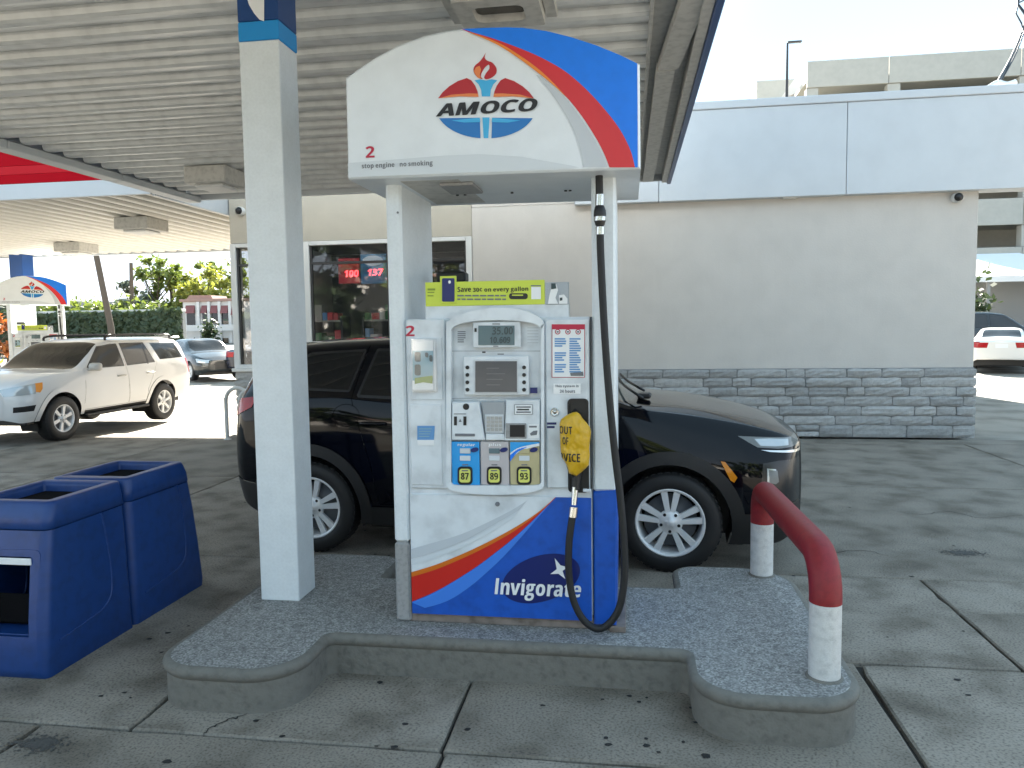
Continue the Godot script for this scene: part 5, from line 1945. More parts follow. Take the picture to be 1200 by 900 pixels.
	cbox(s, Vector3(pz(132, 355, -150).x, pz(100, 354, -150).y, -152), Vector3(pz(144, 355, -150).x, pz(100, 350, -150).y, -160), 0.05)
	cbox(s, Vector3(pz(62, 355, -150).x, pz(100, 354, -150).y, -152), Vector3(pz(72, 355, -150).x, pz(100, 351, -150).y, -160), 0.05)
	obj("roof_box", s, M.far_wall, fl)
	# trees
	tree("open crowned tree with bare upper limbs behind the white house", Vector3(pz(187, 400, -104).x, 0, -104), pz(187, 302, -104).y, 4.4, M.leaf, 26, 2600, 0.42, 0.3)
	tree("tall thin tree with a tuft at its top beside the open crowned tree", Vector3(pz(203, 400, -108).x, 0, -108), pz(203, 300, -108).y, 2.6, M.leaf, 14, 1500, 0.42, 0.35)
	tree("bright yellow green tree over the white house roof", Vector3(pz(244, 400, -110).x, 0, -110), pz(240, 318, -110).y, 6.4, M.leaf_yellow, 34, 4600, 0.5, 0.3)
	tree("dark leaved tree reaching above the yellow green one by the shop edge", Vector3(pz(266, 400, -118).x, 0, -118), pz(266, 303, -118).y, 4.6, M.leaf, 20, 2000, 0.45, 0.45)
	tree("greyish tree wrapped round the straight utility pole", Vector3(pz(157, 400, -100).x, 0, -100), pz(157, 326, -100).y, 2.9, M.leaf_grey, 18, 2400, 0.4, 0.3)
	tree("orange leaved small tree behind the far pump", Vector3(pz(6, 400, -34).x, 0, -34), 2.5, 1.2, M.leaf_orange, 14, 1500, 0.2, 0.3)
	# poles
	pole("utility_pole", "leaning wooden pole rising behind the ivy wall", [Vector3(pz(130, 384, -48).x, 0, -48), pz(130, 384, -48), pz(111, 290, -48), pz(104, 258, -48)], 0.24, 0.18, M.pole_wood)
	pole("utility_pole", "straight thin utility pole beside the greyish tree", [Vector3(pz(155, 390, -56).x, 0, -56), pz(154.5, 350, -56), pz(153.5, 308, -56)], 0.2, 0.14, M.pole_wood)
	# low stone planter left of the white car
	var pl := thing("stone_planter", "pale rubble planter at the foot of the far pump", "planter", Vector3(-14.8, 0, -18.6))
	s = S()
	for k in 26:
		var p := Vector3(-16.6 + rng.randf() * 3.4, rng.randf_range(0.1, 0.75), -18.6 + rng.randf_range(-0.2, 0.2))
		rbox(s, p, Vector3(0.34, 0.24, 0.3) * rng.randf_range(0.7, 1.2), 0.06, Transform3D())
	obj("rubble", s, M.house_white, pl)
	s = S()
	leafy(s, Vector3(-14.9, 1.0, -18.7), Vector3(1.7, 0.22, 0.25), 500, 0.12)
	obj("foliage", s, M.leaf_yellow, pl)
func v2(p: Vector3) -> Vector2:
	return Vector2(p.x, p.y)
func leaf_at(s: SurfaceTool, p: Vector3, z: float):
	var b := Basis.from_euler(Vector3(rng.randf_range(-0.7, 0.7), rng.randf_range(-0.7, 0.7), rng.randf() * TAU))
	var u := b.x * z * 0.5 * rng.randf_range(0.6, 1.2)
	var w := b.y * z * rng.randf_range(0.6, 1.2)
	quad(s, p - w, p + u, p + w, p - u, Vector3(0, 0.3, 1))

# ---------- vehicles: a lofted body whose panels, panes and lamps are cut out of it ----------
func along(list: Array, x: float) -> float:
	var n := list.size()
	if x <= list[0][0]:
		return list[0][1]
	if x >= list[n - 1][0]:
		return list[n - 1][1]
	var i := 0
	while x > list[i + 1][0]:
		i += 1
	var sl := func(k: int) -> float:
		if k <= 0 or k >= n - 1:
			return 0.0 if n < 2 else (list[clampi(k, 0, n - 2) + 1][1] - list[clampi(k, 0, n - 2)][1]) / (list[clampi(k, 0, n - 2) + 1][0] - list[clampi(k, 0, n - 2)][0])
		var d0: float = (list[k][1] - list[k - 1][1]) / (list[k][0] - list[k - 1][0])
		var d1: float = (list[k + 1][1] - list[k][1]) / (list[k + 1][0] - list[k][0])
		return 0.0 if d0 * d1 <= 0.0 else 2.0 * d0 * d1 / (d0 + d1)
	var h: float = list[i + 1][0] - list[i][0]
	var t: float = (x - list[i][0]) / h
	var t2 := t * t
	var t3 := t2 * t
	return (2 * t3 - 3 * t2 + 1) * list[i][1] + (t3 - 2 * t2 + t) * h * sl.call(i) + (-2 * t3 + 3 * t2) * list[i + 1][1] + (t3 - t2) * h * sl.call(i + 1)
func circle2(cx: float, cy: float, r: float, n := 48) -> PackedVector2Array:
	var o := PackedVector2Array()
	for k in n:
		o.append(Vector2(cx + cos(TAU * k / n) * r, cy + sin(TAU * k / n) * r))
	return o
func pv(a: Array) -> PackedVector2Array:
	var o := PackedVector2Array()
	for p in a:
		o.append(Vector2(p[0], p[1]))
	return o
func car_body(root: Node3D, sp: Dictionary, paint: Material):
	var div := [3, 4, 4, 6, 7]
	var xs := []
	var x: float = sp.x0
	while x < sp.x1 - 0.001:
		xs.append(x)
		var near := minf(x - sp.x0, sp.x1 - x)
		x += 0.025 if near < 0.3 else sp.get("step", 0.055)
	xs.append(sp.x1)
	var rows := []      # rows[i] = list of points from the sill to the roof centre
	var us := []
	for xx in xs:
		var w := along(sp.w, xx)
		var keys := [Vector2(along(sp.y0, xx), w - 0.06), Vector2(lerpf(along(sp.y0, xx), along(sp.y3, xx), 0.25), w - 0.004), Vector2(lerpf(along(sp.y0, xx), along(sp.y3, xx), 0.66), w), Vector2(along(sp.y3, xx), w - along(sp.z3, xx)), Vector2(along(sp.y4, xx), minf(along(sp.z4, xx), w - along(sp.z3, xx) - 0.02)), Vector2(along(sp.y5, xx), 0.0)]
		var row := []
		var ul := []
		for k in 5:
			for j in div[k]:
				var t: float = float(j) / div[k]
				var a: Vector2 = keys[maxi(k - 1, 0)]
				var d: Vector2 = keys[k + 2] if k < 4 else Vector2(keys[4].x, -keys[4].y)
				if k == 3:
					a = keys[3].lerp(keys[2], 0.12)
					d = keys[4].lerp(keys[5], 0.2)
				var q: Vector2 = keys[k].cubic_interpolate(keys[k + 1], a, d, t)
				row.append(Vector3(xx, q.x, q.y))
				ul.append(k + t)
		row.append(Vector3(xx, keys[5].x, 0.0))
		ul.append(5.0)
		rows.append(row)
		us = ul
	var m: int = us.size()
	var n: int = xs.size()
	# normals of the grid
	var nor := []
	for i in n:
		var r := []
		for j in m:
			var du: Vector3 = rows[mini(i + 1, n - 1)][j] - rows[maxi(i - 1, 0)][j]
			var a: Vector3 = rows[i][maxi(j - 1, 0)]
			var b: Vector3 = rows[i][mini(j + 1, m - 1)]
			if j == m - 1:
				b = Vector3(a.x, a.y, -a.z)
			var q: Vector3 = du.cross(b - a)
			q = q.normalized()
			if q.dot(Vector3(0, rows[i][j].y - 0.6, rows[i][j].z)) < 0.0:
				q = -q
			r.append(q)
		nor.append(r)
	var out := {}
	var feats: Array = sp.features
	for f in feats:
		var bb := Rect2(f.poly[0], Vector2.ZERO)
		for p in f.poly:
			bb = bb.expand(p)
		f.box = bb
	for i in n - 1:
		for j in m - 1:
			var proj := "side" if us[j] < 3.999 else "top"
			for t in [[[i, j], [i + 1, j], [i + 1, j + 1]], [[i, j], [i + 1, j + 1], [i, j + 1]]]:
				var P := []
				var N := []
				for v in t:
					P.append(rows[v[0]][v[1]])
					N.append(nor[v[0]][v[1]])
				cut_tri(out, feats, proj, P, N)
	# caps at both ends
	for e in [[0, -1.0, "rear"], [n - 1, 1.0, "front"]]:
		var c := Vector3.ZERO
		for p in rows[e[0]]:
			c += p
		c /= m
		c.z = 0.0
		var rim_: Array = [Vector3(rows[e[0]][0].x, rows[e[0]][0].y, 0.0)] + rows[e[0]]
		var prev: Array = rim_
		var pn: Array = [Vector3(0, -1, 0)] + nor[e[0]]
		var steps := [[0.96, 0.012], [0.88, 0.024], [0.6, 0.032], [0.3, 0.036], [0.0, 0.037]]
		for st in steps:
			var cur := []
			var cn := []
			for j in m + 1:
				var p: Vector3 = c.lerp(rim_[j], st[0])
				p.x += e[1] * st[1]
				cur.append(p)
				var radial: Vector3 = (rim_[j] - c).normalized()
				cn.append((Vector3(e[1], 0, 0) + radial * (0.6 if st[0] > 0.9 else (0.15 if st[0] > 0.7 else 0.02))).normalized())
			for j in m:
				for t in [[prev[j], cur[j], cur[j + 1], pn[j], cn[j], cn[j + 1]], [prev[j], cur[j + 1], prev[j + 1], pn[j], cn[j + 1], pn[j + 1]]]:
					cut_tri(out, feats, e[2], [t[0], t[1], t[2]], [t[3], t[4], t[5]])
			prev = cur
			pn = cn
	for key in out:
		var f: Dictionary = out[key].f
		var arr := []
		arr.resize(Mesh.ARRAY_MAX)
		arr[Mesh.ARRAY_VERTEX] = out[key].v
		arr[Mesh.ARRAY_NORMAL] = out[key].n
		var me := ArrayMesh.new()
		me.add_surface_from_arrays(Mesh.PRIMITIVE_TRIANGLES, arr)
		put(f.get("name", "body"), me, f.get("mat", paint), root, true)
func cut_tri(out: Dictionary, feats: Array, proj: String, P: Array, N: Array):
	var flat2 := func(p: Vector3) -> Vector2:
		return Vector2(p.x, p.y) if proj == "side" else (Vector2(p.x, p.z) if proj == "top" else Vector2(p.z, p.y))
	var a: Vector2 = flat2.call(P[0])
	var b: Vector2 = flat2.call(P[1])
	var c: Vector2 = flat2.call(P[2])
	var bb := Rect2(a, Vector2.ZERO).expand(b).expand(c)
	var hit := []
	for f in feats:
		if f.proj == proj and f.box.intersects(bb, true):
			hit.append(f)
	var area := (b - a).cross(c - a)
	if hit.is_empty() or absf(area) < 1e-9:
		send(out, "body", {}, P, N)
		return
	var rest := [PackedVector2Array([a, b, c])]
	var bary := func(q: Vector2) -> Array:
		var l1 := (q - a).cross(c - a) / area
		var l2 := (b - a).cross(q - a) / area
		return [P[0] * (1 - l1 - l2) + P[1] * l1 + P[2] * l2, (N[0] * (1 - l1 - l2) + N[1] * l1 + N[2] * l2).normalized()]
	var emit := func(key: String, f: Dictionary, poly: PackedVector2Array):
		var ix := Geometry2D.triangulate_polygon(poly)
		for k in range(0, ix.size(), 3):
			var v := []
			var w := []
			for j in 3:
				var r: Array = bary.call(poly[ix[k + j]])
				v.append(r[0] + r[1] * f.get("push", 0.0))
				w.append(r[1])
			send(out, key, f, v, w)
	for f in hit:
		var next := []
		for poly in rest:
			for q in Geometry2D.intersect_polygons(poly, f.poly):
				if not f.get("cut", false):
					emit.call(f.key, f, q)
			for q in Geometry2D.clip_polygons(poly, f.poly):
				next.append(q)
		rest = next
		if rest.is_empty():
			break
	for poly in rest:
		emit.call("body", {}, poly)
func send(out: Dictionary, key: String, f: Dictionary, P: Array, N: Array):
	for side in [1.0, -1.0]:
		var k := key + ("" if key == "body" or f.get("joined", false) else str(side))
		if not out.has(k):
			out[k] = {"v": PackedVector3Array(), "n": PackedVector3Array(), "f": f}
		var g := Vector3(1, 1, side)
		var order := [0, 1, 2]
		var nn: Vector3 = N[0] * g
		if ((P[0] - P[2]) * g).cross((P[0] - P[1]) * g).dot(nn) < 0.0:
			order = [0, 2, 1]
		for j in order:
			out[k].v.append(P[j] * g)
			out[k].n.append(N[j] * g)
func feat(key: String, called: String, m: Material, proj: String, poly: PackedVector2Array, o := {}) -> Dictionary:
	var d := {"key": key, "name": called, "mat": m, "proj": proj, "poly": poly}
	d.merge(o)
	return d
func gap(poly: PackedVector2Array, w := 0.005) -> Dictionary:
	return {"key": "gap", "proj": "side", "cut": true, "poly": Geometry2D.offset_polygon(poly, w)[0]}
func wheel(root: Node3D, at: Vector3, side: float, r: float, rim: float, wid: float, style: int):
	var w := Node3D.new()
	w.name = "wheel"
	root.add_child(w, true)
	w.position = at
	if side < 0:
		w.rotation.y = PI
	w.rotate_object_local(Vector3(0, 0, 1), 0.3)
	var ax := Transform3D(Basis(Vector3.RIGHT, PI / 2), Vector3.ZERO)   # y of the profile becomes z, outwards
	var s := S(true)
	var h := wid * 0.5
	lathe(s, [Vector2(rim - 0.01, -h + 0.03), Vector2(rim + 0.02, -h), Vector2(r - 0.03, -h), Vector2(r - 0.008, -h + 0.02), Vector2(r, -h + 0.05), Vector2(r, h - 0.05), Vector2(r - 0.008, h - 0.022), Vector2(r - 0.03, h - 0.004), Vector2(rim + 0.045, h + 0.004), Vector2(rim + 0.012, h - 0.004), Vector2(rim - 0.004, h - 0.014)], 48, ax)
	obj("tyre", s, M.rubber, w, true)
	s = S()
	var tr := S()
	for k in 44:
		for q in [-0.28, 0.0, 0.28]:
			var t := Transform3D(Basis(Vector3(0, 0, 1), TAU * (k + q) / 44), Vector3.ZERO)
			rbox(tr, Vector3(r - 0.0052, 0, q * wid * 0.95), Vector3(0.012, 0.030, wid * 0.24), 0.002, t)
	obj("tread", tr, M.rubber, w, true)
	s = S(true)
	lathe(s, [Vector2(rim - 0.03, -h + 0.04), Vector2(rim - 0.02, h - 0.05), Vector2(rim - 0.016, h - 0.016), Vector2(rim - 0.002, h - 0.006), Vector2(rim + 0.006, h - 0.008), Vector2(rim + 0.004, h - 0.016)], 48, ax)
	obj("rim", s, M.alloy, w, true)
	s = S()
	var hub := 0.075
	var z0 := h - 0.026
	var n := 5 if style == 0 else 6
	for k in n:
		for q in ([-1.0, 1.0] if style == 0 else [0.0]):
			var a := TAU * k / n
			var t := Transform3D(Basis(Vector3(0, 0, 1), a), Vector3.ZERO)
			var o: float = 0.015 * q
			var e: float = 0.047 * q
			var wi := 0.017 if style == 0 else 0.024
			var wo := 0.025 if style == 0 else 0.034
			prism(s, PackedVector2Array([Vector2(hub * 0.8, o - wi), Vector2(rim - 0.015, e - wo), Vector2(rim - 0.015, e + wo), Vector2(hub * 0.8, o + wi)]), z0, z0 - 0.03, 0.005, t)
	obj("spokes", s, M.alloy, w, true)
	s = S(true)
	lathe(s, [Vector2(hub + 0.012, z0 - 0.03), Vector2(hub + 0.012, z0 - 0.006), Vector2(hub, z0 + 0.001), Vector2(0.034, z0 + 0.002), Vector2(0.032, z0 + 0.008), Vector2(0.0, z0 + 0.012)], 30, ax)
	obj("hub", s, M.alloy, w, true)
	s = S(true)
	for k in 5:
		var a := TAU * (k + 0.5) / 5
		tube(s, [Vector3(cos(a) * 0.064, sin(a) * 0.064, z0 - 0.01), Vector3(cos(a) * 0.064, sin(a) * 0.064, z0 + 0.003)], 0.0115, 8)
	obj("wheel_nuts", s, M.ink_black, w, true)
	s = S(true)
	lathe(s, [Vector2(rim - 0.05, -0.02), Vector2(rim - 0.05, 0.0), Vector2(0.0, 0.0)], 30, ax)
	obj("brake_disc", s, M.ink_grey, w, true)
func underbody(root: Node3D, x0: float, x1: float, y0: float, y1: float, half: float, axles: Array, ra: float, wy: float):
	var s := S()
	var cur := x0
	for ax in axles:
		cbox(s, Vector3(cur, y0, -half), Vector3(ax - ra - 0.02, y1, half), 0.02)
		cur = ax + ra + 0.02
		cbox(s, Vector3(ax - ra - 0.02, y0, -half + 0.28), Vector3(ax + ra + 0.02, y1, half - 0.28), 0.01)
	cbox(s, Vector3(cur, y0, -half), Vector3(x1, y1, half), 0.02)
	obj("underbody", s, M.black, root, true)
	for ax in axles:
		for sd in [-1.0, 1.0]:
			var w := S(true)
			for k in 20:
				var a := PI * (-0.12 + 1.24 * k / 20.0)
				var b := PI * (-0.12 + 1.24 * (k + 1) / 20.0)
				var pa := Vector3(ax + cos(a) * ra, wy + sin(a) * ra, 0)
				var pb := Vector3(ax + cos(b) * ra, wy + sin(b) * ra, 0)
				var zo := Vector3(0, 0, sd * (half + 0.015))
				var zi := Vector3(0, 0, sd * (half - 0.29))
				quad(w, pa + zo, pb + zo, pb + zi, pa + zi, Vector3(ax, wy, 0) - pa)
			obj("wheel_well", w, M.black, root, true)
func mirror_pod(root: Node3D, x: float, y: float, z: float, m: Material):
	for sd in [-1.0, 1.0]:
		var s := S(true)
		var lo := []
		for k in [[-0.05, 0.55], [-0.035, 0.9], [0.0, 1.0], [0.05, 0.92], [0.09, 0.7], [0.11, 0.3]]:
			var ring_ := []
			for p in rrect(-0.105 * k[1], -0.075 * k[1], 0.105 * k[1], 0.075 * k[1], 0.045 * k[1], 4):
				ring_.append(Vector3(x + k[0], y + p.y, sd * (z + 0.10) + p.x))
			lo.append(ring_)
		for l in lo.size() - 1:
			for i in lo[l].size():
				var j: int = (i + 1) % lo[l].size()
				quad(s, lo[l][i], lo[l][j], lo[l + 1][j], lo[l + 1][i], lo[l][i] - Vector3(x, y, sd * (z + 0.1)))
		for e in [0, 5]:
			for i in lo[e].size():
				tri(s, Vector3(x + (-0.05 if e == 0 else 0.115), y, sd * (z + 0.1)), lo[e][i], lo[e][(i + 1) % lo[e].size()], Vector3(-1 if e == 0 else 1, 0, 0))
		tube(s, [Vector3(x + 0.03, y - 0.05, sd * (z - 0.06)), Vector3(x + 0.03, y - 0.05, sd * (z + 0.05))], 0.022, 8)
		obj("wing_mirror", s, m, root, true)
func shift(pts: Array, dx: float) -> Array:
	return pts.map(func(p): return [p[0] + dx, p[1]])
func crossover_spec(paint: Material, wb := 2.72) -> Dictionary:
	var sp := {"x0": -3.48, "x1": 0.88,
		"w": [[-3.48, 0.66], [-3.42, 0.77], [-3.3, 0.855], [-3.05, 0.90], [-2.4, 0.92], [0.1, 0.92], [0.35, 0.91], [0.5, 0.90], [0.65, 0.87], [0.76, 0.82], [0.83, 0.74], [0.88, 0.62]],
		"y0": [[-3.48, 0.50], [-3.36, 0.36], [-3.2, 0.29], [-2.9, 0.26], [-2.0, 0.245], [0.0, 0.235], [0.5, 0.22], [0.7, 0.225], [0.86, 0.30]],
		"y3": [[-3.48, 0.98], [-3.45, 1.08], [-3.34, 1.20], [-3.1, 1.255], [-2.56, 1.255], [-2.08, 1.21], [-1.2, 1.18], [-0.45, 1.15], [-0.3, 1.14], [0.08, 1.10], [0.48, 1.035], [0.65, 0.995], [0.78, 0.955], [0.88, 0.90]],
		"z3": [[-3.48, 0.05], [-3.0, 0.05], [-0.5, 0.055], [0.2, 0.11], [0.6, 0.12], [0.86, 0.08]],
		"y4": [[-3.48, 1.02], [-3.45, 1.15], [-3.34, 1.38], [-3.2, 1.50], [-2.9, 1.575], [-2.3, 1.60], [-1.6, 1.585], [-1.2, 1.535], [-0.8, 1.37], [-0.45, 1.20], [-0.3, 1.17], [0.08, 1.135], [0.48, 1.065], [0.65, 1.022], [0.78, 0.98], [0.88, 0.922]],
		"z4": [[-3.48, 0.56], [-3.4, 0.60], [-3.0, 0.625], [-2.0, 0.64], [-1.2, 0.62], [-0.75, 0.68], [-0.4, 0.72], [-0.1, 0.64], [0.4, 0.58], [0.7, 0.50], [0.86, 0.40]],
		"y5": [[-3.48, 1.06], [-3.455, 1.18], [-3.39, 1.38], [-3.28, 1.57], [-3.1, 1.625], [-2.5, 1.66], [-1.9, 1.665], [-1.4, 1.64], [-1.05, 1.56], [-0.6, 1.35], [-0.22, 1.185], [0.0, 1.155], [0.45, 1.078], [0.65, 1.03], [0.78, 0.985], [0.88, 0.93]]}
	var wy := 0.355
	var arch_f := circle2(0.0, wy, 0.415)
	var arch_r := circle2(-wb, wy, 0.415)
	var fl_f := circle2(0.0, wy, 0.505)
	var fl_r := circle2(-wb, wy, 0.505)
	var front_door := pv([[-0.46, 0.40], [-0.52, 1.17], [-0.62, 1.19], [-1.10, 1.52], [-1.58, 1.59], [-1.585, 0.40]])
	var rear_door := pv([[-1.60, 0.40], [-1.60, 1.59], [-2.30, 1.60], [-2.36, 1.20], [-2.27, 0.92], [-2.20, 0.70], [-2.15, 0.40]])
	var g1 := pv([[-0.66, 1.185], [-1.16, 1.495], [-1.53, 1.545], [-1.53, 1.205]])
	var g2 := pv([[-1.64, 1.205], [-1.64, 1.552], [-2.22, 1.555], [-2.30, 1.235]])
	var g3 := pv([[-2.40, 1.27], [-2.34, 1.555], [-2.78, 1.535], [-3.16, 1.36], [-2.8, 1.285]])
	sp.features = [
		{"key": "arch", "proj": "side", "cut": true, "poly": arch_f}, {"key": "arch", "proj": "side", "cut": true, "poly": arch_r},
		feat("glass1", "window", M.tinted, "side", g1), feat("glass2", "window", M.tinted, "side", g2), feat("glass3", "window", M.tinted, "side", g3),
		feat("frame1", "window_trim", M.black, "side", Geometry2D.offset_polygon(g1, 0.022)[0]), feat("frame2", "window_trim", M.black, "side", Geometry2D.offset_polygon(g2, 0.022)[0]), feat("frame3", "window_trim", M.black, "side", Geometry2D.offset_polygon(g3, 0.018)[0]),
		feat("marker", "side_marker", M.amber, "side", pv([[0.335, 0.80], [0.365, 0.795], [0.445, 0.695], [0.425, 0.66], [0.40, 0.675]]), {"push": 0.016}),
		feat("lamp", "headlight", M.lamp_clear, "side", pv([[0.56, 0.945], [0.66, 0.945], [0.79, 0.935], [0.79, 0.895], [0.70, 0.893], [0.60, 0.90]]), {"push": 0.003}),
		feat("lamp_case", "headlight_case", M.lamp_grey, "side", pv([[0.45, 0.965], [0.60, 0.957], [0.80, 0.945], [0.90, 0.925], [0.90, 0.885], [0.72, 0.878], [0.58, 0.89]]), {"push": 0.002}),
		feat("drl", "running_light", M.lamp_clear, "side", pv([[0.640, 0.752], [0.70, 0.745], [0.70, 0.735], [0.652, 0.742], [0.655, 0.655], [0.642, 0.655]]), {"push": 0.004}),
		feat("fog", "fog_light", M.lamp_grey, "side", pv([[0.652, 0.742], [0.71, 0.735], [0.72, 0.66], [0.70, 0.645], [0.655, 0.655]]), {"push": 0.002}),
		feat("brow", "lamp_trim", M.chrome, "side", pv([[0.60, 0.872], [0.80, 0.862], [0.93, 0.85], [0.93, 0.832], [0.80, 0.846], [0.66, 0.858]]), {"push": 0.008}),
		feat("snout", "bumper_grille", M.lamp_dark, "side", pv([[0.615, 0.785], [0.72, 0.80], [0.95, 0.80], [0.95, 0.50], [0.68, 0.50], [0.60, 0.60]])),
		feat("tail", "tail_light", M.lamp_red, "side", pv([[-3.16, 1.215], [-3.36, 1.19], [-3.6, 1.15], [-3.6, 1.04], [-3.40, 1.05], [-3.22, 1.13]]), {"push": 0.006}),
		feat("flare_f", "wheel_arch_trim", M.plastic, "side", fl_f, {"push": 0.014}), feat("flare_r", "wheel_arch_trim", M.plastic, "side", fl_r, {"push": 0.014}),
		feat("sill", "sill_trim", M.plastic, "side", pv([[-2.5, 0.15], [0.3, 0.15], [0.3, 0.385], [-2.5, 0.385]]), {"push": 0.010}),
		feat("bumper_f", "bumper_trim", M.plastic, "side", pv([[0.3, 0.1], [1.0, 0.1], [1.0, 0.50], [0.72, 0.50], [0.60, 0.44], [0.3, 0.44]]), {"push": 0.006}),
		feat("bumper_r", "bumper_trim", M.plastic, "side", pv([[-3.8, 0.1], [-2.9, 0.1], [-2.9, 0.50], [-3.3, 0.54], [-3.8, 0.60]]), {"push": 0.006}),
		feat("fuel", "fuel_flap", paint, "side", pv(ellipse(-2.40, 1.08, 0.105, 0.082, 0.0, 26))), gap(pv(ellipse(-2.40, 1.08, 0.105, 0.082, 0.0, 26)), 0.004),
		feat("door1", "door", paint, "side", front_door), gap(front_door),
		feat("door2", "door", paint, "side", rear_door), gap(rear_door),
		feat("wind", "windscreen", M.windscreen, "top", pv([[-0.27, -0.8], [-0.27, 0.55], [-0.34, 0.655], [-0.78, 0.645], [-1.13, 0.575], [-1.10, 0.4], [-1.07, 0.0], [-1.07, -0.8]]), {"joined": true}),
		feat("rearglass", "rear_window", M.tinted, "top", pv([[-3.30, -0.8], [-3.30, 0.50], [-3.44, 0.50], [-3.45, -0.8]]), {"joined": true}),
		{"key": "bonnet_gap", "proj": "top", "cut": true, "poly": pv([[-0.22, 0.60], [0.60, 0.512], [0.66, 0.49], [0.66, 0.498], [0.60, 0.521], [-0.22, 0.609]])},
		feat("grille", "grille", M.lamp_dark, "front", pv([[-0.9, 0.44], [0.44, 0.44], [0.50, 0.68], [0.44, 0.80], [-0.9, 0.80]]), {"joined": true}),
		feat("plate", "number_plate", M.white_print, "rear", pv([[-0.9, 0.72], [0.16, 0.72], [0.16, 0.86], [-0.9, 0.86]]), {"joined": true}),
	]
	return sp
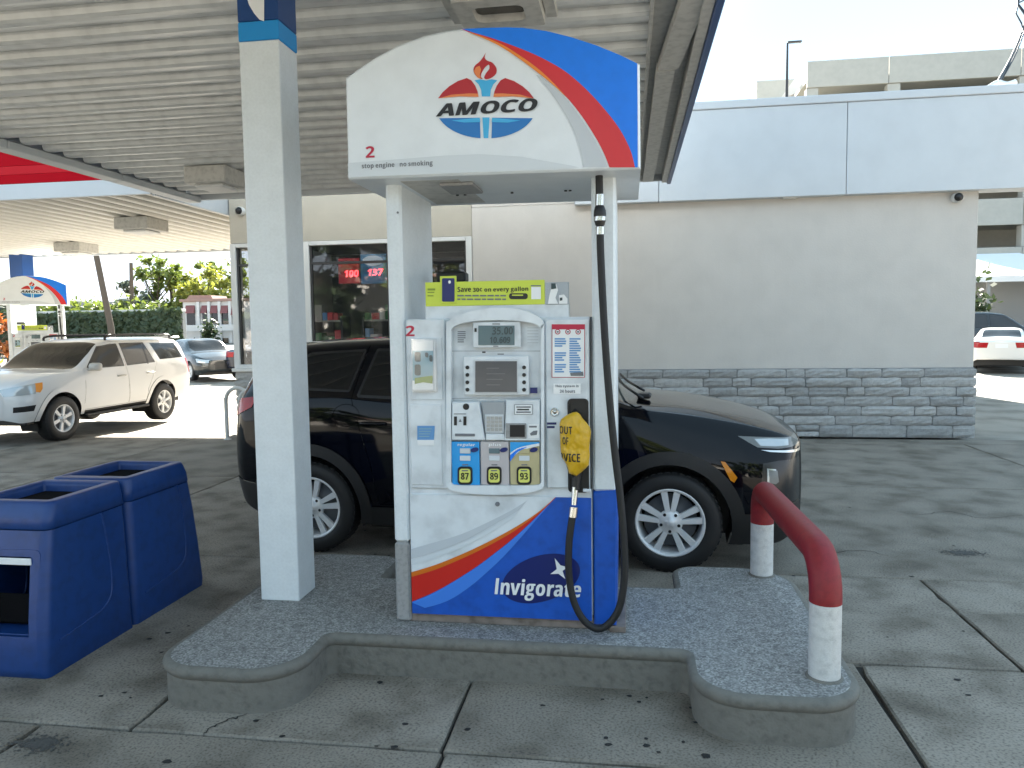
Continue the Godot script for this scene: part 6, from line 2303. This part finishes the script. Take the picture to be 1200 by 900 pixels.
func suv_spec(paint: Material) -> Dictionary:
	var wb := 2.79
	var sp := {"x0": -3.90, "x1": 0.84,
		"w": [[-3.90, 0.74], [-3.85, 0.82], [-3.7, 0.87], [-3.3, 0.895], [-2.4, 0.91], [0.1, 0.91], [0.4, 0.90], [0.55, 0.875], [0.68, 0.82], [0.77, 0.74], [0.84, 0.60]],
		"y0": [[-3.90, 0.58], [-3.8, 0.50], [-3.4, 0.44], [-2.4, 0.40], [0.0, 0.40], [0.5, 0.40], [0.7, 0.39], [0.84, 0.45]],
		"y3": [[-3.90, 1.05], [-3.86, 1.15], [-3.75, 1.23], [-3.2, 1.24], [-2.2, 1.215], [-1.2, 1.195], [-0.55, 1.18], [-0.35, 1.165], [0.1, 1.14], [0.5, 1.085], [0.7, 1.03], [0.84, 0.95]],
		"z3": [[-3.90, 0.04], [-3.0, 0.05], [-0.5, 0.06], [0.2, 0.10], [0.6, 0.12], [0.84, 0.10]],
		"y4": [[-3.90, 1.10], [-3.86, 1.25], [-3.74, 1.56], [-3.55, 1.645], [-2.8, 1.67], [-1.8, 1.665], [-1.25, 1.62], [-0.95, 1.47], [-0.55, 1.22], [-0.35, 1.19], [0.1, 1.175], [0.5, 1.12], [0.7, 1.065], [0.84, 0.98]],
		"z4": [[-3.90, 0.66], [-3.7, 0.68], [-3.0, 0.69], [-1.8, 0.69], [-1.25, 0.675], [-0.85, 0.72], [-0.5, 0.75], [-0.2, 0.66], [0.4, 0.60], [0.84, 0.45]],
		"y5": [[-3.90, 1.14], [-3.87, 1.28], [-3.80, 1.55], [-3.70, 1.70], [-3.4, 1.735], [-2.4, 1.75], [-1.6, 1.735], [-1.2, 1.67], [-0.9, 1.50], [-0.35, 1.22], [0.0, 1.205], [0.45, 1.15], [0.7, 1.085], [0.84, 0.99]]}
	var wy := 0.385
	var front_door := pv([[-0.50, 0.48], [-0.60, 1.19], [-0.72, 1.21], [-1.16, 1.58], [-1.70, 1.65], [-1.71, 0.48]])
	var rear_door := pv([[-1.73, 0.48], [-1.73, 1.65], [-2.50, 1.655], [-2.66, 1.22], [-2.45, 0.95], [-2.28, 0.70], [-2.25, 0.48]])
	var g1 := pv([[-0.74, 1.215], [-1.18, 1.575], [-1.66, 1.615], [-1.66, 1.215]])
	var g2 := pv([[-1.77, 1.22], [-1.77, 1.618], [-2.46, 1.62], [-2.60, 1.24]])
	var g3 := pv([[-2.80, 1.27], [-2.66, 1.615], [-3.50, 1.60], [-3.64, 1.28]])
	sp.features = [
		{"key": "arch", "proj": "side", "cut": true, "poly": circle2(0.0, wy, 0.455)}, {"key": "arch", "proj": "side", "cut": true, "poly": circle2(-wb, wy, 0.455)},
		feat("bar", "glazing_bar", M.black, "side", pv([[-2.36, 1.2], [-2.40, 1.62], [-2.43, 1.62], [-2.40, 1.2]])),
		feat("glass1", "window", M.pane_dark, "side", g1), feat("glass2", "window", M.pane_dark, "side", g2), feat("glass3", "window", M.pane_dark, "side", g3),
		feat("frame1", "window_trim", M.black, "side", Geometry2D.offset_polygon(g1, 0.02)[0]), feat("frame2", "window_trim", M.black, "side", Geometry2D.offset_polygon(g2, 0.02)[0]),
		feat("turn", "turn_light", M.amber_lit, "side", pv([[0.35, 1.035], [0.48, 1.025], [0.53, 0.89], [0.46, 0.875], [0.40, 0.93]]), {"push": 0.005}),
		feat("lamp", "headlight", M.lamp_clear, "side", pv([[0.48, 1.025], [0.75, 0.985], [0.90, 0.92], [0.90, 0.83], [0.53, 0.865], [0.53, 0.89]]), {"push": 0.004}),
		feat("fog", "fog_light", M.lamp_dark, "side", pv([[0.55, 0.68], [0.80, 0.66], [0.80, 0.57], [0.58, 0.58]])),
		feat("tail", "tail_light", M.lamp_red, "side", pv([[-3.70, 1.27], [-3.93, 1.24], [-3.93, 0.94], [-3.78, 0.93]]), {"push": 0.005}),
		feat("flare_f", "wheel_arch_trim", paint, "side", circle2(0.0, wy, 0.54), {"push": 0.008}), feat("flare_r", "wheel_arch_trim", paint, "side", circle2(-wb, wy, 0.54), {"push": 0.008}),
		feat("sill", "sill_trim", M.plastic, "side", pv([[-2.5, 0.15], [0.0, 0.15], [0.0, 0.46], [-2.5, 0.46]])),
		feat("door1", "door", paint, "side", front_door), gap(front_door),
		feat("door2", "door", paint, "side", rear_door), gap(rear_door),
		feat("crease", "door_moulding", M.chrome_soft, "side", pv([[-2.3, 0.66], [-0.5, 0.64], [-0.5, 0.655], [-2.3, 0.675]])),
		feat("wind", "windscreen", M.windscreen_dark, "top", pv([[-0.42, -0.9], [-0.42, 0.60], [-0.50, 0.70], [-0.92, 0.69], [-1.24, 0.63], [-1.22, 0.4], [-1.20, 0.0], [-1.20, -0.9]]), {"joined": true}),
		feat("rearglass", "rear_window", M.pane_dark, "top", pv([[-3.79, -0.9], [-3.79, 0.62], [-3.87, 0.62], [-3.87, -0.9]]), {"joined": true}),
		feat("grille", "grille", M.lamp_dark, "front", pv([[-0.9, 0.62], [0.36, 0.62], [0.42, 0.88], [-0.9, 0.88]]), {"joined": true}),
		feat("plate", "number_plate", M.white_print, "rear", pv([[-0.9, 0.85], [0.16, 0.85], [0.16, 1.0], [-0.9, 1.0]]), {"joined": true}),
	]
	return sp
func sedan_spec(paint: Material) -> Dictionary:
	var sp := {"x0": -3.75, "x1": 0.84, "step": 0.08,
		"w": [[-3.75, 0.72], [-3.68, 0.80], [-3.5, 0.86], [-3.0, 0.90], [0.1, 0.90], [0.5, 0.85], [0.7, 0.75], [0.84, 0.58]],
		"y0": [[-3.75, 0.42], [-3.5, 0.30], [-2.0, 0.24], [0.0, 0.24], [0.6, 0.22], [0.84, 0.32]],
		"y3": [[-3.75, 0.95], [-3.65, 1.02], [-3.2, 1.04], [-2.2, 0.99], [-0.5, 0.94], [0.1, 0.90], [0.6, 0.80], [0.84, 0.68]],
		"z3": [[-3.75, 0.05], [-0.5, 0.06], [0.84, 0.1]],
		"y4": [[-3.75, 0.98], [-3.65, 1.05], [-3.2, 1.075], [-2.9, 1.12], [-2.5, 1.31], [-2.1, 1.375], [-1.5, 1.38], [-1.1, 1.33], [-0.6, 1.07], [-0.3, 0.97], [0.1, 0.93], [0.6, 0.82], [0.84, 0.70]],
		"z4": [[-3.75, 0.60], [-3.2, 0.62], [-2.5, 0.58], [-1.5, 0.57], [-0.6, 0.68], [0.84, 0.4]],
		"y5": [[-3.75, 1.0], [-3.6, 1.08], [-3.2, 1.10], [-2.9, 1.17], [-2.4, 1.37], [-1.9, 1.43], [-1.4, 1.42], [-0.9, 1.26], [-0.3, 1.0], [0.1, 0.96], [0.6, 0.84], [0.84, 0.71]]}
	var g1 := pv([[-0.75, 0.97], [-1.15, 1.28], [-1.55, 1.345], [-1.55, 0.98]])
	var g2 := pv([[-1.62, 0.98], [-1.62, 1.345], [-2.15, 1.34], [-2.65, 1.08], [-2.6, 1.02]])
	sp.features = [
		{"key": "arch", "proj": "side", "cut": true, "poly": circle2(0.0, 0.32, 0.37)}, {"key": "arch", "proj": "side", "cut": true, "poly": circle2(-2.75, 0.32, 0.37)},
		feat("glass1", "window", M.pane_dark, "side", g1), feat("glass2", "window", M.pane_dark, "side", g2),
		feat("lamp", "headlight", M.lamp_clear, "side", pv([[0.45, 0.78], [0.8, 0.72], [0.85, 0.62], [0.55, 0.64]])),
		feat("tails", "tail_light", M.lamp_red, "side", pv([[-3.55, 1.0], [-3.8, 0.99], [-3.8, 0.80], [-3.60, 0.82]]), {"push": 0.004}),
		feat("tail", "tail_light", M.lamp_red, "rear", pv([[0.40, 0.80], [0.9, 0.80], [0.9, 0.97], [0.36, 0.97]]), {"push": 0.004}),
		feat("plate", "number_plate", M.white_print, "rear", pv([[-0.9, 0.80], [0.17, 0.80], [0.17, 0.93], [-0.9, 0.93]]), {"joined": true}),
		feat("grille", "grille", M.lamp_dark, "front", pv([[-0.9, 0.40], [0.34, 0.40], [0.36, 0.60], [-0.9, 0.60]]), {"joined": true}),
		feat("wind", "windscreen", M.windscreen_dark, "top", pv([[-0.36, -0.9], [-0.36, 0.55], [-0.7, 0.63], [-1.16, 0.54], [-1.12, 0.0], [-1.12, -0.9]]), {"joined": true}),
		feat("rearglass", "rear_window", M.pane_dark, "top", pv([[-2.42, -0.9], [-2.42, 0.50], [-2.95, 0.56], [-2.98, 0.3], [-2.98, -0.9]]), {"joined": true}),
	]
	return sp
func build_vehicles():
	mat("paint_black", lin(0.002, 0.0025, 0.005), 0.05, {"spec": 0.36})
	mat("paint_white", lin(0.66, 0.67, 0.68), 0.3, {"coat": 0.8})
	mat("paint_dark", lin(0.012, 0.016, 0.018), 0.25, {"coat": 0.8})
	mat("paint_navy", lin(0.010, 0.014, 0.03), 0.25, {"coat": 0.8})
	mat("paint_pearl", lin(0.74, 0.73, 0.70), 0.3, {"coat": 0.8})
	mat("plastic", lin(0.009, 0.009, 0.010), 0.5)
	mat("alloy", lin(0.74, 0.75, 0.76), 0.3, {"metal": 0.2})
	mat("lamp_clear", lin(0.48, 0.52, 0.54), 0.08, {"metal": 0.35})
	mat("lamp_dark", lin(0.02, 0.02, 0.022), 0.2)
	mat("lamp_grey", lin(0.16, 0.17, 0.17), 0.12)
	mat("lamp_red", lin(0.34, 0.006, 0.010), 0.12)
	mat("amber", lin(0.60, 0.20, 0.01), 0.15)
	mat("amber_lit", lin(0.85, 0.32, 0.06), 0.2)
	mat("chrome_soft", lin(0.5, 0.49, 0.46), 0.4)
	mat("windscreen", lin(0.10, 0.11, 0.10), 0.05)
	mat("windscreen_dark", lin(0.02, 0.019, 0.017), 0.12, {"spec": 0.35})
	mat("pane_dark", lin(0.03, 0.032, 0.034), 0.05)
	# --- black crossover behind the pump ---
	var F := py(785, 672, 0.0)
	var B := py(366, 648, 0.0)
	var dir := (F - B).normalized()
	var turn := atan2(-dir.z, dir.x)
	var nrm := Vector3(-dir.z, 0, dir.x)
	var blk := thing("black_crossover", "glossy black crossover car parked behind the pump island", "car", F - nrm * 0.90, turn)
	car_body(blk, crossover_spec(M.paint_black), M.paint_black)
	underbody(blk, -3.22, 0.70, 0.20, 0.62, 0.80, [-2.72, 0.0], 0.415, 0.355)
	for wx in [0.0, -2.72]:
		for sd in [1.0, -1.0]:
			wheel(blk, Vector3(wx, 0.355, sd * 0.79), sd, 0.355, 0.236, 0.225, 0)
	mirror_pod(blk, -0.72, 1.20, 0.86, M.paint_black)
	for sd in [1.0, -1.0]:
		for hx in [-1.42, -2.18]:
			var s := S(true)
			tube(s, cr([Vector3(hx - 0.10, 1.02, sd * 0.905), Vector3(hx - 0.07, 1.025, sd * 0.945), Vector3(hx + 0.07, 1.025, sd * 0.945), Vector3(hx + 0.10, 1.02, sd * 0.905)], 4), 0.014, 8)
			obj("door_handle", s, M.paint_black, blk, true)
	for w in [[-0.20, 0.62, -0.50, -0.05], [-0.22, 0.05, -0.42, -0.52]]:
		var s := S(true)
		tube(s, cr([Vector3(w[0], along([[-0.3, 1.22], [-0.2, 1.20]], w[0]), w[1]), Vector3(w[0] - 0.06, 1.235, w[1] - 0.02), Vector3(w[0] - 0.16, 1.265, w[3] * 0.5 + w[1] * 0.5), Vector3(w[0] - 0.24, 1.30, w[3])], 4), 0.011, 6)
		obj("wiper", s, M.ink_black, blk, true)
	var s0 := S()
	rbox(s0, Vector3(-0.20, 1.20, 0.42), Vector3(0.10, 0.035, 0.16), 0.012)
	obj("cowl_cover", s0, M.plastic, blk, true)
	# --- white off-roader on the left ---
	var wf := py(72, 516, 0.0)
	var wr := py(188, 492, 0.0)
	var wd := (wf - wr).normalized()
	var wn := Vector3(-wd.z, 0, wd.x)        # the car's right; its left side faces us
	var wht := thing("white_suv", "boxy white off-roader with roof rails driving under the far canopy", "car", wf + wn * 0.82, atan2(-wd.z, wd.x))
	wht.scale = Vector3(0.98, 0.93, 0.98)
	car_body(wht, suv_spec(M.paint_white), M.paint_white)
	underbody(wht, -3.5, 0.66, 0.34, 0.70, 0.78, [-2.79, 0.0], 0.455, 0.385)
	for wx in [0.0, -2.79]:
		for sd in [1.0, -1.0]:
			wheel(wht, Vector3(wx, 0.385, sd * 0.79), sd, 0.385, 0.235, 0.26, 1)
	mirror_pod(wht, -0.74, 1.23, 0.88, M.chrome_soft)
	for sd in [1.0, -1.0]:
		var s := S(true)
		tube(s, cr([Vector3(-1.5, 1.70, sd * 0.62), Vector3(-1.6, 1.785, sd * 0.62), Vector3(-2.5, 1.80, sd * 0.62), Vector3(-3.4, 1.785, sd * 0.62), Vector3(-3.5, 1.71, sd * 0.62)], 4), 0.022, 8)
		obj("roof_rail", s, M.plastic, wht, true)
		for hx in [-1.52, -2.38]:
			s = S(true)
			tube(s, cr([Vector3(hx - 0.11, 1.02, sd * 0.895), Vector3(hx - 0.07, 1.025, sd * 0.935), Vector3(hx + 0.07, 1.025, sd * 0.935), Vector3(hx + 0.11, 1.02, sd * 0.895)], 4), 0.016, 8)
			obj("door_handle", s, M.chrome_soft, wht, true)
		s = S()
		rbox(s, Vector3(-1.4, 0.37, sd * 0.86), Vector3(1.75, 0.05, 0.16), 0.02)
		obj("running_board", s, M.plastic, wht, true)
	var s1 := S()
	rbox(s1, Vector3(-1.75, 1.79, 0), Vector3(0.05, 0.03, 1.24), 0.01)
	obj("roof_bar", s1, M.plastic, wht, true)
	s1 = S()
	rbox(s1, Vector3(-3.78, 1.72, 0), Vector3(0.26, 0.04, 1.2), 0.018)
	obj("spoiler", s1, M.paint_white, wht, true)
	# --- far cars ---
	far_car("sedan", "white saloon seen from behind beyond the shop corner", py(1173, 437, 0.0) + Vector3(1.46, 0, -3.45), deg_to_rad(67.0), M.paint_pearl)
	far_car("sedan", "dark saloon parked behind the white off-roader", py(236, 446, 0.0) + Vector3(0.2, 0, -0.6), deg_to_rad(-40.0), M.paint_dark)
	far_car("sedan", "navy saloon half hidden by the shop corner post", py(280, 447, 0.0) + Vector3(0.8, 0, -4.0), deg_to_rad(78.0), M.paint_navy)
	far_car("suv", "dark tall car parked behind the white saloon", py(1188, 432, 0.0) + Vector3(1.9, 0, -3.0), deg_to_rad(4.0), M.paint_dark, 1.16)
func far_car(kind: String, label: String, at: Vector3, turn: float, paint: Material, size := 1.0):
	var c := thing("far_car", label, "car", at, turn)
	c.scale = Vector3.ONE * size
	var suv := kind == "suv"
	car_body(c, suv_spec(paint) if suv else sedan_spec(paint), paint)
	var wb := 2.79 if suv else 2.75
	underbody(c, -3.4, 0.66, 0.20, 0.58, 0.76, [-wb, 0.0], 0.455 if suv else 0.37, 0.385 if suv else 0.32)
	for wx in [0.0, -wb]:
		for sd in [1.0, -1.0]:
			wheel(c, Vector3(wx, 0.385 if suv else 0.32, sd * 0.77), sd, 0.385 if suv else 0.32, 0.225 if suv else 0.2, 0.22, 1)
